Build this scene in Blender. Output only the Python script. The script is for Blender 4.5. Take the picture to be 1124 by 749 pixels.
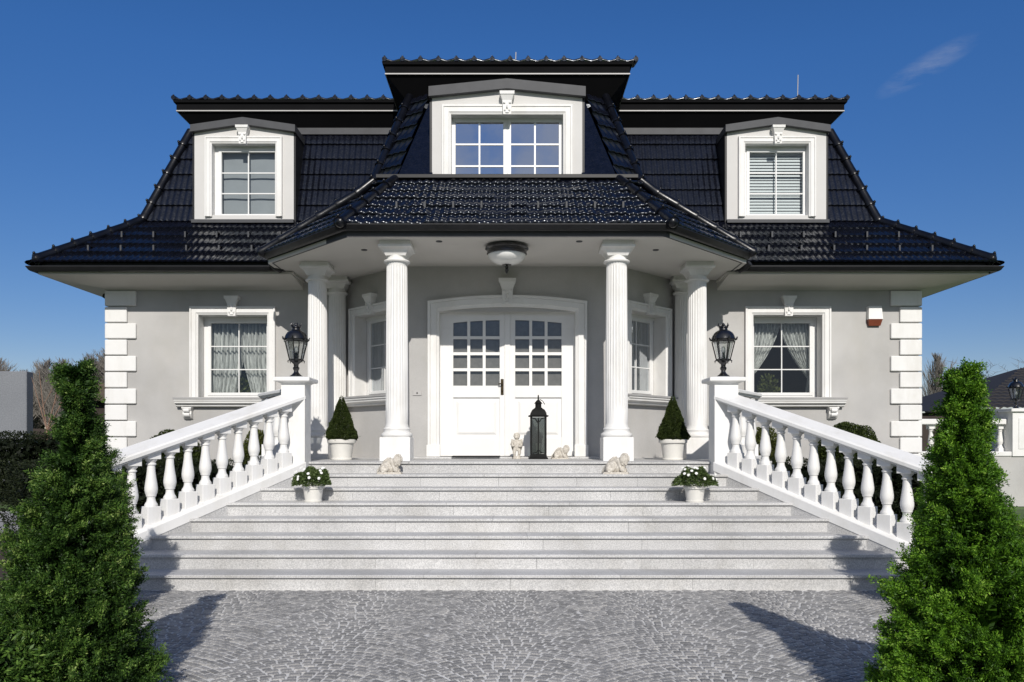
import bpy, bmesh, math, random
import numpy as np
from mathutils import Vector, Matrix, noise as mnoise

for o in list(bpy.data.objects):
    bpy.data.objects.remove(o, do_unlink=True)
scene = bpy.context.scene
col = scene.collection
R = math.radians
PI = math.pi
rng = random.Random(7)
nrg = np.random.default_rng(11)

# ------------------------------------------------------------------ camera
EYE = 1.5
cam_d = bpy.data.cameras.new("camera")
cam = bpy.data.objects.new("camera", cam_d)
col.objects.link(cam)
cam.location = (0.03, 0, EYE)
cam.rotation_euler = (R(90), 0, 0)
cam_d.sensor_width = 36
cam_d.lens = 28.0
cam_d.shift_y = 0.0992
cam_d.clip_end = 3000
scene.camera = cam

# ------------------------------------------------------------------ light
SUN_AZ, SUN_EL = 6.5, 31.5          # from behind the camera, a little to the right
sd = bpy.data.lights.new("sun", 'SUN')
sd.energy = 4.1
sd.angle = R(0.53)
sd.color = (1.0, 0.95, 0.88)
sun = bpy.data.objects.new("sun", sd)
col.objects.link(sun)
dv = Vector((-math.sin(R(SUN_AZ))*math.cos(R(SUN_EL)), math.cos(R(SUN_AZ))*math.cos(R(SUN_EL)), -math.sin(R(SUN_EL))))
sun.rotation_euler = dv.to_track_quat('-Z', 'Y').to_euler()
sun.location = (4, -20, 20)

w = bpy.data.worlds.new("World")
scene.world = w
w.use_nodes = True
nt = w.node_tree
nt.nodes.clear()
def N(nt, t, **kw):
    n = nt.nodes.new(t)
    for k, v in kw.items():
        setattr(n, k, v)
    return n
out = N(nt, 'ShaderNodeOutputWorld')
bg = N(nt, 'ShaderNodeBackground')
bg.inputs[1].default_value = 0.105
sky = N(nt, 'ShaderNodeTexSky')
sky.sky_type = 'NISHITA'
sky.sun_disc = False
sky.sun_elevation = R(SUN_EL)
sky.sun_rotation = R(180 - SUN_AZ)
sky.air_density = 0.8
sky.dust_density = 0.0
sky.ozone_density = 3.5
tc = N(nt, 'ShaderNodeTexCoord')
# thin clouds: a wisp ahead at upper right, scattered ones in the sky behind the viewer
def world_math(op, a, b=None, c=None):
    m = N(nt, 'ShaderNodeMath', operation=op)
    for i, v in enumerate((a, b, c)):
        if v is None: continue
        if isinstance(v, (int, float)): m.inputs[i].default_value = v
        else: nt.links.new(v, m.inputs[i])
    return m.outputs[0]
def dotv(vec):
    m = N(nt, 'ShaderNodeVectorMath', operation='DOT_PRODUCT')
    nt.links.new(tc.outputs['Generated'], m.inputs[0]); m.inputs[1].default_value = vec
    return m.outputs['Value']
cdir = Vector((0.425, 0.815, 0.385)).normalized()
cu = Vector((0.80, -0.42, 0.40)); cu = (cu - cdir*cu.dot(cdir)).normalized()
cv = cdir.cross(cu)
du = world_math('DIVIDE', dotv(cu), 0.055)
dvv = world_math('DIVIDE', dotv(cv), 0.014)
rr = world_math('ADD', world_math('MULTIPLY', du, du), world_math('MULTIPLY', dvv, dvv))
ell = world_math('MULTIPLY', world_math('SUBTRACT', 1.0, rr), world_math('GREATER_THAN', dotv(cdir), 0))
mp = N(nt, 'ShaderNodeMapping'); nt.links.new(tc.outputs['Generated'], mp.inputs[0])
mp.inputs['Rotation'].default_value = (0, R(28), 0)
mp.inputs['Scale'].default_value = (14, 20, 60)
nz = N(nt, 'ShaderNodeTexNoise'); nz.inputs['Scale'].default_value = 1.0; nz.inputs['Detail'].default_value = 6; nz.inputs['Roughness'].default_value = .65
nt.links.new(mp.outputs[0], nz.inputs['Vector'])
wisp = world_math('MULTIPLY', world_math('MAXIMUM', ell, 0.0), world_math('MULTIPLY', world_math('MAXIMUM', world_math('SUBTRACT', nz.outputs[0], 0.42), 0.0), 0.75))
nz2 = N(nt, 'ShaderNodeTexNoise'); nz2.inputs['Scale'].default_value = 5.5; nz2.inputs['Detail'].default_value = 7; nz2.inputs['Roughness'].default_value = .6
nt.links.new(tc.outputs['Generated'], nz2.inputs['Vector'])
mr = N(nt, 'ShaderNodeMapRange'); nt.links.new(nz2.outputs[0], mr.inputs[0])
mr.inputs[1].default_value = .22; mr.inputs[2].default_value = .56; mr.inputs[4].default_value = .8
back = N(nt, 'ShaderNodeMapRange'); nt.links.new(dotv((0, -1, 0)), back.inputs[0]); back.inputs[1].default_value = .1; back.inputs[2].default_value = .5
cl = world_math('ADD', world_math('MULTIPLY', mr.outputs[0], back.outputs[0]), wisp)
mixc = N(nt, 'ShaderNodeMix', data_type='RGBA')
nt.links.new(world_math('MINIMUM', cl, 0.9), mixc.inputs[0])
hsv = N(nt, 'ShaderNodeHueSaturation')
hsv.inputs['Saturation'].default_value = 1.24
hsv.inputs['Hue'].default_value = .508
hsv.inputs['Value'].default_value = 1.06
nt.links.new(sky.outputs[0], hsv.inputs['Color'])
hz = N(nt, 'ShaderNodeValToRGB'); nt.links.new(dotv((0, 0, 1)), hz.inputs[0])
hz.color_ramp.elements[0].position = 0.0; hz.color_ramp.elements[0].color = (.76, .58, .52, 1)
hz.color_ramp.elements[1].position = .42; hz.color_ramp.elements[1].color = (1, 1, 1, 1)
hzm = N(nt, 'ShaderNodeVectorMath', operation='MULTIPLY'); nt.links.new(hsv.outputs[0], hzm.inputs[0]); nt.links.new(hz.outputs[0], hzm.inputs[1])
nt.links.new(hzm.outputs[0], mixc.inputs[6])
mixc.inputs[7].default_value = (4.9, 5.1, 5.6, 1)
nt.links.new(mixc.outputs[2], bg.inputs[0])
nt.links.new(bg.outputs[0], out.inputs[0])

vs = scene.view_settings
vs.view_transform = 'Standard'
vs.look = 'None'
vs.exposure = 0.0
vs.gamma = 1.0
vs.use_curve_mapping = False
scene.cycles.max_bounces = 8
scene.cycles.transparent_max_bounces = 12
scene.cycles.caustics_reflective = False
scene.cycles.caustics_refractive = False
scene.cycles.use_denoising = True
scene.cycles.sample_clamp_indirect = 6.0

# ------------------------------------------------------------------ materials
def mat(name):
    m = bpy.data.materials.new(name)
    m.use_nodes = True
    return m, m.node_tree, m.node_tree.nodes['Principled BSDF']
def ramp(nt, src, stops):
    r = N(nt, 'ShaderNodeValToRGB')
    e = r.color_ramp.elements
    while len(e) < len(stops): e.new(0.5)
    for i, (p, c) in enumerate(stops):
        e[i].position = p
        e[i].color = (*c, 1)
    nt.links.new(src, r.inputs[0])
    return r.outputs[0]
def tex(nt, scale, detail=4, rough=.55, kind='ShaderNodeTexNoise', stretch=None):
    t = N(nt, 'ShaderNodeTexCoord')
    n = N(nt, kind)
    n.inputs['Scale'].default_value = scale
    if 'Detail' in n.inputs: n.inputs['Detail'].default_value = detail
    if 'Roughness' in n.inputs: n.inputs['Roughness'].default_value = rough
    if stretch:
        mp = N(nt, 'ShaderNodeMapping'); mp.inputs['Scale'].default_value = stretch
        nt.links.new(t.outputs['Object'], mp.inputs[0]); nt.links.new(mp.outputs[0], n.inputs['Vector'])
    else:
        nt.links.new(t.outputs['Object'], n.inputs['Vector'])
    return n
def bump(nt, bsdf, src, strength, dist=.01):
    b = N(nt, 'ShaderNodeBump')
    b.inputs['Strength'].default_value = strength
    b.inputs['Distance'].default_value = dist
    nt.links.new(src, b.inputs['Height'])
    nt.links.new(b.outputs[0], bsdf.inputs['Normal'])
def simple(name, c, rough=.6, var=.08, scale=6, bmp=0, bscale=60, metal=0, spec=.5, stops=None, coat=0):
    m, nt, b = mat(name)
    n = tex(nt, scale)
    lo = tuple(x*(1-var) for x in c); hi = tuple(min(1, x*(1+var)) for x in c)
    nt.links.new(ramp(nt, n.outputs[0], stops or [(.3, lo), (.7, hi)]), b.inputs['Base Color'])
    b.inputs['Roughness'].default_value = rough
    b.inputs['Metallic'].default_value = metal
    b.inputs['Specular IOR Level'].default_value = spec
    b.inputs['Coat Weight'].default_value = coat
    if bmp:
        n2 = tex(nt, bscale, 3)
        bump(nt, b, n2.outputs[0], bmp)
    return m
def mixed(name, c1, c2, s1, c3=None, rough=.7, bmp=.2, bscale=200, big=.7, spec=.4):
    """fine speckle c1/c2 multiplied by a broad mottling"""
    m, nt, b = mat(name)
    n = tex(nt, s1, 2, .7)
    a = ramp(nt, n.outputs[0], [(.35, c1), (.5, tuple((x+y)/2 for x, y in zip(c1, c2))), (.65, c2)])
    n2 = tex(nt, big, 5, .6)
    k = ramp(nt, n2.outputs[0], [(.3, (.82, .82, .82)), (.7, (1.06, 1.06, 1.06))])
    mx = N(nt, 'ShaderNodeMix', data_type='RGBA', blend_type='MULTIPLY'); mx.inputs[0].default_value = 1
    nt.links.new(a, mx.inputs[6]); nt.links.new(k, mx.inputs[7])
    nt.links.new(mx.outputs[2], b.inputs['Base Color'])
    b.inputs['Roughness'].default_value = rough
    b.inputs['Specular IOR Level'].default_value = spec
    bump(nt, b, tex(nt, bscale, 3).outputs[0], bmp, .004)
    return m
def island(m, lo, hi):
    nt = m.node_tree; b = nt.nodes['Principled BSDF']
    src = b.inputs['Base Color'].links[0].from_socket
    g = N(nt, 'ShaderNodeNewGeometry')
    k = ramp(nt, g.outputs['Random Per Island'], [(0, (lo,)*3), (1, (hi,)*3)])
    mx = N(nt, 'ShaderNodeMix', data_type='RGBA', blend_type='MULTIPLY'); mx.inputs[0].default_value = 1
    nt.links.new(src, mx.inputs[6]); nt.links.new(k, mx.inputs[7]); nt.links.new(mx.outputs[2], b.inputs['Base Color'])
def grime(m, lo=.86, scale=2.2, stretch=(1, 1, .35)):
    nt = m.node_tree; b = nt.nodes['Principled BSDF']
    src = b.inputs['Base Color'].links[0].from_socket
    n = tex(nt, scale, 7, .7, stretch=stretch)
    k = ramp(nt, n.outputs[0], [(.32, (lo, lo*.99, lo*.965)), (.52, (1, 1, 1))])
    mx = N(nt, 'ShaderNodeMix', data_type='RGBA', blend_type='MULTIPLY'); mx.inputs[0].default_value = 1
    nt.links.new(src, mx.inputs[6]); nt.links.new(k, mx.inputs[7]); nt.links.new(mx.outputs[2], b.inputs['Base Color'])
def glass(name, refl, tint=(.9, .93, .93), rough=0.0, film=(.8, .85, .9)):
    m, nt, b = mat(name)
    nt.nodes.remove(b)
    o = nt.nodes['Material Output']
    tr = N(nt, 'ShaderNodeBsdfTransparent'); tr.inputs[0].default_value = (*tint, 1)
    gl = N(nt, 'ShaderNodeBsdfGlossy'); gl.inputs[0].default_value = (*film, 1); gl.inputs[1].default_value = rough
    n = tex(nt, 1.6, 2)
    bm_ = N(nt, 'ShaderNodeBump'); bm_.inputs['Strength'].default_value = .03; bm_.inputs['Distance'].default_value = .05
    nt.links.new(n.outputs[0], bm_.inputs['Height']); nt.links.new(bm_.outputs[0], gl.inputs['Normal'])
    lw = N(nt, 'ShaderNodeLayerWeight'); lw.inputs[0].default_value = .3
    md = N(nt, 'ShaderNodeMapRange'); nt.links.new(lw.outputs['Fresnel'], md.inputs[0])
    md.inputs[3].default_value = refl; md.inputs[4].default_value = min(1, refl+.6)
    mx = N(nt, 'ShaderNodeMixShader')
    nt.links.new(md.outputs[0], mx.inputs[0]); nt.links.new(tr.outputs[0], mx.inputs[1]); nt.links.new(gl.outputs[0], mx.inputs[2])
    nt.links.new(mx.outputs[0], o.inputs[0])
    return m
def leafmat(name, stops, rough=.5, trans=.25, spec=.25):
    m, nt, b = mat(name)
    at = N(nt, 'ShaderNodeAttribute', attribute_name='tint')
    c = ramp(nt, at.outputs['Fac'], stops)
    nt.links.new(c, b.inputs['Base Color'])
    b.inputs['Roughness'].default_value = rough
    b.inputs['Specular IOR Level'].default_value = spec
    tl = N(nt, 'ShaderNodeBsdfTranslucent')
    nt.links.new(c, tl.inputs[0])
    mx = N(nt, 'ShaderNodeMixShader'); mx.inputs[0].default_value = trans
    nt.links.new(b.outputs[0], mx.inputs[1]); nt.links.new(tl.outputs[0], mx.inputs[2])
    nt.links.new(mx.outputs[0], nt.nodes['Material Output'].inputs[0])
    return m

M_PLASTER = mixed('plaster_grey', (.445, .437, .425), (.505, .497, .485), 120, rough=.9, bmp=.35, bscale=190, big=.8, spec=.2)
M_WHITE = simple('trim_white', (.76, .755, .74), .55, .03, 3, .05, 90, spec=.35)
M_FRAME = simple('window_white', (.77, .77, .76), .35, .02, 4)
M_DOORW = simple('door_white', (.765, .76, .745), .4, .02, 4)
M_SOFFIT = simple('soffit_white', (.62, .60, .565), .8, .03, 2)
M_GRAN = mixed('granite_light', (.40, .40, .398), (.67, .665, .655), 85, rough=.65, bmp=.15, bscale=300, big=1.1)
M_SILLG = mixed('granite_sill', (.28, .28, .28), (.48, .47, .46), 160, rough=.6, bmp=.1, big=2)
M_GUT = simple('gutter_metal', (.014, .0145, .016), .45, .2, 5, spec=.3)
M_FLASH = simple('flashing_grey', (.065, .067, .073), .55, .12, 4, spec=.25)
M_STRIP = simple('strip_pale', (.42, .41, .40), .5, .06, 4)
M_SOFFD = simple('soffit_black', (.008, .008, .009), .8, .1, 3, spec=.04)
M_IRON = simple('cast_iron_black', (.008, .008, .009), .25, .2, 12, .08, 70, spec=.6, coat=.3)
M_LANT = simple('lantern_black', (.009, .0095, .009), .7, .2, 12, .1, 80, spec=.15)
M_BRASS = simple('brass_dark', (.06, .045, .025), .35, .2, 20, metal=.9)
M_MAT = simple('mat_black', (.015, .015, .015), .95, .3, 80, .5, 300)
M_POT = simple('pot_cream', (.70, .685, .64), .5, .05, 9, .04, 60)
M_SOIL = simple('soil_brown', (.045, .032, .022), .95, .4, 30, .6, 90)
M_STATUE = mixed('statue_stone', (.42, .385, .33), (.66, .62, .55), 45, rough=.85, bmp=.5, bscale=120, big=14)
M_CURT = None
M_BLIND = simple('blind_white', (.78, .79, .80), .6, .03, 5)
M_DRAPE = simple('drape_grey', (.20, .195, .18), .9, .3, 9)
M_DNET = simple('door_net', (.33, .33, .32), .9, .12, 14)
M_ROLL = simple('roller_grey', (.34, .35, .37), .8, .06, 3)
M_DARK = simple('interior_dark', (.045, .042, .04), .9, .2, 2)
M_RED = simple('siren_red', (.20, .055, .03), .4, .1, 10)
M_BARK = simple('bark_grey', (.11, .085, .065), .9, .3, 14, .4, 40)
M_TWIG = simple('twig_brown', (.18, .165, .145), .9, .25, 2)
M_TWIGR = simple('twig_red', (.22, .14, .10), .9, .25, 2)
M_CONC = mixed('concrete_grey', (.17, .18, .20), (.23, .24, .26), 30, rough=.9, bmp=.1, big=.4)
M_FENCEB = simple('fence_brown', (.035, .024, .02), .8, .3, 3)
M_NROOF = simple('neighbour_tile', (.020, .018, .018), .75, .25, 3)
M_LAMPGL = glass('lamp_glass', .12, (.86, .88, .88))
M_LANTGL = glass('lantern_glass', .10, (.30, .33, .32), .08)
M_GLASS = glass('pane_glass', .045, (.82, .86, .86))
M_GLASSR = glass('pane_glass_coated', .62, (.55, .6, .62), film=(.82, .84, .88))
M_GLASSD = glass('pane_glass_door', .06, (.66, .66, .65), .05)
M_OPAL = simple('opal_glass', (.85, .845, .82), .25, .03, 5)
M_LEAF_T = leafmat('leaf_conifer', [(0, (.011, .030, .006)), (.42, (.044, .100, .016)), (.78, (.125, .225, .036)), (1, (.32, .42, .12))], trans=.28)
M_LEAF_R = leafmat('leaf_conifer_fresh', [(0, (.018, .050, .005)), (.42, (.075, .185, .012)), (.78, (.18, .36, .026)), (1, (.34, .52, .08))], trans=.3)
M_LEAF_B = leafmat('leaf_box', [(0, (.010, .017, .005)), (.5, (.030, .046, .011)), (1, (.08, .10, .026))], trans=.15, rough=.6, spec=.12)
M_LEAF_H = leafmat('leaf_hedge', [(0, (.006, .009, .005)), (.5, (.013, .020, .008)), (1, (.034, .044, .016))], trans=.12, rough=.6, spec=.15)
M_LEAF_Y = leafmat('leaf_yellowgreen', [(0, (.03, .04, .01)), (.5, (.07, .085, .02)), (1, (.13, .14, .035))], trans=.2)
M_LEAF_F = leafmat('leaf_daisy', [(0, (.025, .045, .012)), (.5, (.07, .11, .03)), (1, (.15, .20, .07))], trans=.2)
M_LEAF_G = leafmat('leaf_lime', [(0, (.03, .06, .01)), (.5, (.10, .17, .025)), (1, (.22, .30, .06))], trans=.25)
M_PETAL = simple('petal_white', (.82, .82, .78), .6, .03, 5)
M_GRASS = simple('grass_green', (.07, .12, .03), .9, .4, 1.5, .5, 30)
M_GRAVEL = mixed('gravel_grey', (.20, .20, .20), (.46, .45, .44), 45, rough=.95, bmp=.6, bscale=60, big=.6)

island(M_GRAN, .90, 1.04)
grime(M_GRAN, .86, 1.6, (1, 1, 1))
grime(M_WHITE, .90, 3.0)
grime(M_PLASTER, .97, 1.0, (1, 1, .5))
# glazed black roof tile
M_TILE, nt_, b_ = mat('tile_black_glazed')
n_ = tex(nt_, 9, 3)
nt_.links.new(ramp(nt_, n_.outputs[0], [(.3, (.0025, .003, .0055)), (.7, (.005, .006, .012))]), b_.inputs['Base Color'])
n2_ = tex(nt_, 30, 3)
nt_.links.new(ramp(nt_, n2_.outputs[0], [(.3, (.14,)*3), (.7, (.32,)*3)]), b_.inputs['Roughness'])
b_.inputs['Specular IOR Level'].default_value = .55
b_.inputs['Specular Tint'].default_value = (.86, .92, 1, 1)
bump(nt_, b_, tex(nt_, 22, 2).outputs[0], .12, .01)

M_RIDGE = simple('ridge_tile_black', (.003, .0035, .006), .30, .3, 9, .15, 25, spec=.4)
# lace curtain
M_CURT, nt_, b_ = mat('lace_curtain')
b_.inputs['Base Color'].default_value = (.80, .79, .76, 1)
b_.inputs['Roughness'].default_value = .9
tl_ = N(nt_, 'ShaderNodeBsdfTranslucent'); tl_.inputs[0].default_value = (.7, .7, .68, 1)
tp_ = N(nt_, 'ShaderNodeBsdfTransparent')
m1_ = N(nt_, 'ShaderNodeMixShader'); m1_.inputs[0].default_value = .25
m2_ = N(nt_, 'ShaderNodeMixShader')
nn_ = tex(nt_, 30, 4, .7, stretch=(1.6, 1, .12))
nt_.links.new(ramp(nt_, nn_.outputs[0], [(.44, (.02,)*3), (.62, (.62,)*3)]), m2_.inputs[0])
nt_.links.new(b_.outputs[0], m1_.inputs[1]); nt_.links.new(tl_.outputs[0], m1_.inputs[2])
nt_.links.new(m1_.outputs[0], m2_.inputs[1]); nt_.links.new(tp_.outputs[0], m2_.inputs[2])
nt_.links.new(m2_.outputs[0], nt_.nodes['Material Output'].inputs[0])

# setts: one grey per stone
M_SETT, nt_, b_ = mat('granite_sett')
at_ = N(nt_, 'ShaderNodeAttribute', attribute_name='tint')
c_ = ramp(nt_, at_.outputs['Fac'], [(0, (.19, .188, .185)), (.35, (.245, .242, .238)), (.7, (.29, .285, .277)), (1, (.38, .37, .352))])
sp_ = tex(nt_, 110, 2, .7)
k_ = ramp(nt_, sp_.outputs[0], [(.35, (.66,)*3), (.65, (1.32,)*3)])
mx_ = N(nt_, 'ShaderNodeMix', data_type='RGBA', blend_type='MULTIPLY'); mx_.inputs[0].default_value = 1
nt_.links.new(c_, mx_.inputs[6]); nt_.links.new(k_, mx_.inputs[7])
nt_.links.new(mx_.outputs[2], b_.inputs['Base Color'])
b_.inputs['Roughness'].default_value = .6
bump(nt_, b_, tex(nt_, 70, 4, .6).outputs[0], .5, .01)
M_JOINT = mixed('joint_sand', (.56, .55, .53), (.80, .79, .76), 120, rough=.95, bmp=.5, bscale=200, big=1.3)

# ------------------------------------------------------------------ helpers
def wl(o):
    v = Vector((0, 0, 0))
    while o is not None:
        v += o.location
        o = o.parent
    return v
def tag(o, label=None, cat=None, group=None, kind=None):
    if label: o['label'] = label
    if cat: o['category'] = cat
    if group: o['group'] = group
    if kind: o['kind'] = kind
    return o
def thing(name, label, cat, loc=(0, 0, 0), group=None, rz=0):
    o = bpy.data.objects.new(name, None)
    o.empty_display_size = .1
    col.objects.link(o)
    o.location = loc
    o.rotation_euler = (0, 0, rz)
    return tag(o, label, cat, group)
def finish(name, me, m, parent=None, world=False):
    o = bpy.data.objects.new(name, me)
    if m: me.materials.append(m)
    col.objects.link(o)
    if parent is not None:
        if world: o.location = -wl(parent)
        o.parent = parent
    return o
def obj(name, bm, m, parent=None, world=False, smooth=False, autos=None):
    bmesh.ops.recalc_face_normals(bm, faces=bm.faces)
    me = bpy.data.meshes.new(name)
    bm.to_mesh(me)
    bm.free()
    if smooth or autos:
        me.polygons.foreach_set('use_smooth', [True]*len(me.polygons))
        if autos:
            me.set_sharp_from_angle(angle=R(autos))
    return finish(name, me, m, parent, world)
def copy_tree(o, parent=None):
    c = o.copy()
    col.objects.link(c)
    if parent is not None: c.parent = parent
    for ch in list(o.children):
        copy_tree(ch, c)
    return c
B = bmesh.new
I4 = Matrix.Identity(4)
def vadd(bm, pts, M=None):
    return [bm.verts.new((M @ Vector(p)) if M else p) for p in pts]
def bx(bm, x0, x1, y0, y1, z0, z1, M=None, bev=0):
    v = vadd(bm, [(x0, y0, z0), (x1, y0, z0), (x1, y1, z0), (x0, y1, z0), (x0, y0, z1), (x1, y0, z1), (x1, y1, z1), (x0, y1, z1)], M)
    fs = [bm.faces.new([v[i] for i in f]) for f in ((3, 2, 1, 0), (4, 5, 6, 7), (0, 1, 5, 4), (1, 2, 6, 5), (2, 3, 7, 6), (3, 0, 4, 7))]
    if bev:
        es = list({e for f in fs for e in f.edges})
        bmesh.ops.bevel(bm, geom=es, offset=bev, segments=1, affect='EDGES')
def hexa(bm, low, high, M=None):
    """prism between two matching polygons"""
    a = vadd(bm, low, M); b = vadd(bm, high, M)
    n = len(a)
    bm.faces.new(a[::-1]); bm.faces.new(b)
    for i in range(n):
        bm.faces.new((a[i], a[(i+1) % n], b[(i+1) % n], b[i]))
def poly(bm, pts, M=None):
    return bm.faces.new(vadd(bm, pts, M))
def lathe(bm, prof, seg=16, c=(0, 0, 0), M=None, cap=True, flute=0, sq=None):
    rings = []
    for (r, z) in prof:
        ring = []
        for k in range(seg):
            a = 2*PI*k/seg
            rr = r
            if flute and len(prof): rr = r - flute*(k % 2)
            p = Vector((c[0]+rr*math.cos(a), c[1]+rr*math.sin(a), c[2]+z))
            ring.append(bm.verts.new(M @ p if M else p))
        rings.append(ring)
    for a, b in zip(rings, rings[1:]):
        for k in range(seg):
            bm.faces.new((a[k], a[(k+1) % seg], b[(k+1) % seg], b[k]))
    if cap:
        bm.faces.new(rings[0][::-1]); bm.faces.new(rings[-1])
def sqlathe(bm, prof, c=(0, 0, 0), M=None):
    """stack of squares (half width, z): capitals, pedestals, plinths"""
    rings = []
    for (r, z) in prof:
        rings.append(vadd(bm, [(c[0]+sx*r, c[1]+sy*r, c[2]+z) for sx, sy in ((-1, -1), (1, -1), (1, 1), (-1, 1))], M))
    for a, b in zip(rings, rings[1:]):
        for k in range(4):
            bm.faces.new((a[k], a[(k+1) % 4], b[(k+1) % 4], b[k]))
    bm.faces.new(rings[0][::-1]); bm.faces.new(rings[-1])
def tube(bm, pts, r, seg=6, M=None, cap=True):
    pts = [Vector(p) for p in pts]
    rs = r if isinstance(r, (list, tuple)) else [r]*len(pts)
    rings = []
    up = Vector((0.13, 0.21, 0.97))
    for i, p in enumerate(pts):
        d = (pts[min(i+1, len(pts)-1)] - pts[max(i-1, 0)]).normalized()
        if abs(d.dot(up)) > .98: up = Vector((1, .1, 0))
        a = d.cross(up).normalized(); b = d.cross(a)
        ring = []
        for k in range(seg):
            t = 2*PI*k/seg
            q = p + (a*math.cos(t) + b*math.sin(t))*rs[i]
            ring.append(bm.verts.new(M @ q if M else q))
        rings.append(ring)
    for a, b in zip(rings, rings[1:]):
        for k in range(seg):
            bm.faces.new((a[k], a[(k+1) % seg], b[(k+1) % seg], b[k]))
    if cap:
        bm.faces.new(rings[0][::-1]); bm.faces.new(rings[-1])
def ball(bm, c, r, M=None, sub=2, sc=(1, 1, 1)):
    mm = Matrix.Translation(c) @ Matrix.Diagonal((r*sc[0], r*sc[1], r*sc[2], 1))
    if M: mm = M @ mm
    bmesh.ops.create_icosphere(bm, subdivisions=sub, radius=1, matrix=mm)
def sweep(bm, path, prof, mapf, closed=False, capends=True):
    """mitred moulding: profile (a = left of the path, b) along a 2D path; mapf(p2, b) -> world"""
    n = len(path)
    P = [Vector(p) for p in path]
    rings = []
    for i in range(n):
        if closed or 0 < i < n-1:
            d0 = (P[i]-P[i-1]).normalized(); d1 = (P[(i+1) % n]-P[i]).normalized()
        elif i == 0:
            d0 = d1 = (P[1]-P[0]).normalized()
        else:
            d0 = d1 = (P[i]-P[i-1]).normalized()
        n0 = Vector((-d0.y, d0.x)); n1 = Vector((-d1.y, d1.x))
        m = (n0+n1)
        m = m / max(.2, (1+n0.dot(n1)))
        rings.append([bm.verts.new(mapf(P[i]+m*a, b)) for a, b in prof])
    k = len(prof)
    rng_ = range(n if closed else n-1)
    for i in rng_:
        a, b = rings[i], rings[(i+1) % n]
        for j in range(k):
            bm.faces.new((a[j], b[j], b[(j+1) % k], a[(j+1) % k]))
    if not closed and capends:
        bm.faces.new(rings[0]); bm.faces.new(rings[-1][::-1])
def cells(bm, x0, x1, z0, z1, holes, M, reveal=.25, y=0):
    """wall face in the local XZ plane with rectangular holes and their reveals"""
    xs = sorted({x0, x1, *[h[0] for h in holes], *[h[1] for h in holes]})
    zs = sorted({z0, z1, *[h[2] for h in holes], *[h[3] for h in holes]})
    for a, b in zip(xs, xs[1:]):
        for c, d in zip(zs, zs[1:]):
            mx, mz = (a+b)/2, (c+d)/2
            if any(h[0] < mx < h[1] and h[2] < mz < h[3] for h in holes): continue
            poly(bm, [(a, y, c), (b, y, c), (b, y, d), (a, y, d)], M)
    for (a, b, c, d) in holes:
        r = y+reveal
        poly(bm, [(a, y, c), (a, r, c), (a, r, d), (a, y, d)], M)
        poly(bm, [(b, y, c), (b, r, c), (b, r, d), (b, y, d)], M)
        poly(bm, [(a, y, c), (b, y, c), (b, r, c), (a, r, c)], M)
        poly(bm, [(a, y, d), (b, y, d), (b, r, d), (a, r, d)], M)
def quads_mesh(name, V, tint, m, parent=None, world=False, nv=4):
    """V: (n, nv, 3) faces with a per-face tint"""
    n = len(V)
    me = bpy.data.meshes.new(name)
    me.vertices.add(n*nv)
    me.vertices.foreach_set('co', V.reshape(-1).astype(np.float32))
    me.loops.add(n*nv)
    me.loops.foreach_set('vertex_index', np.arange(n*nv, dtype=np.int32))
    me.polygons.add(n)
    me.polygons.foreach_set('loop_start', np.arange(0, n*nv, nv, dtype=np.int32))
    me.update(calc_edges=True)
    a = me.attributes.new('tint', 'FLOAT', 'FACE')
    a.data.foreach_set('value', tint.astype(np.float32))
    return finish(name, me, m, parent, world)
def unit(v):
    return v/np.maximum(1e-9, np.linalg.norm(v, axis=-1, keepdims=True))
def leaves(C, D, L, W, tint_rng=(0, 1), fold=0):
    """diamond leaves: centres C, growth direction D, length L, width W"""
    n = len(C)
    s = unit(np.cross(D, nrg.normal(size=(n, 3))))
    l = (L*nrg.uniform(.6, 1.3, n))[:, None]; w = (W*nrg.uniform(.6, 1.3, n))[:, None]
    a = C - D*l*.5; b = C + D*l*.5
    mid = C + D*l*.05
    return np.stack([a, mid+s*w*.5, b, mid-s*w*.5], axis=1)

# ------------------------------------------------------------------ ground
def sheet(name, x0, x1, y0, y1, z, m):
    bm = B()
    poly(bm, [(x0, y0, z), (x1, y0, z), (x1, y1, z), (x0, y1, z)])
    return tag(obj(name, bm, m), kind='structure')
sheet('ground', -600, 600, -300, 1500, -.012, M_GRASS)
DRX = 4.6
sheet('driveway', -DRX, DRX, -6, 8.2, 0.0, M_JOINT)
sheet('gravel_path', -16.5, -4.9, 13.2, 17.4, 0.0, M_GRAVEL)
sheet('planting_bed', -13, -4.7, 4.2, 13.1, -.004, M_SOIL)
sheet('planting_bed', 4.7, 9.5, 7.2, 13.9, -.004, M_SOIL)

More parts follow.
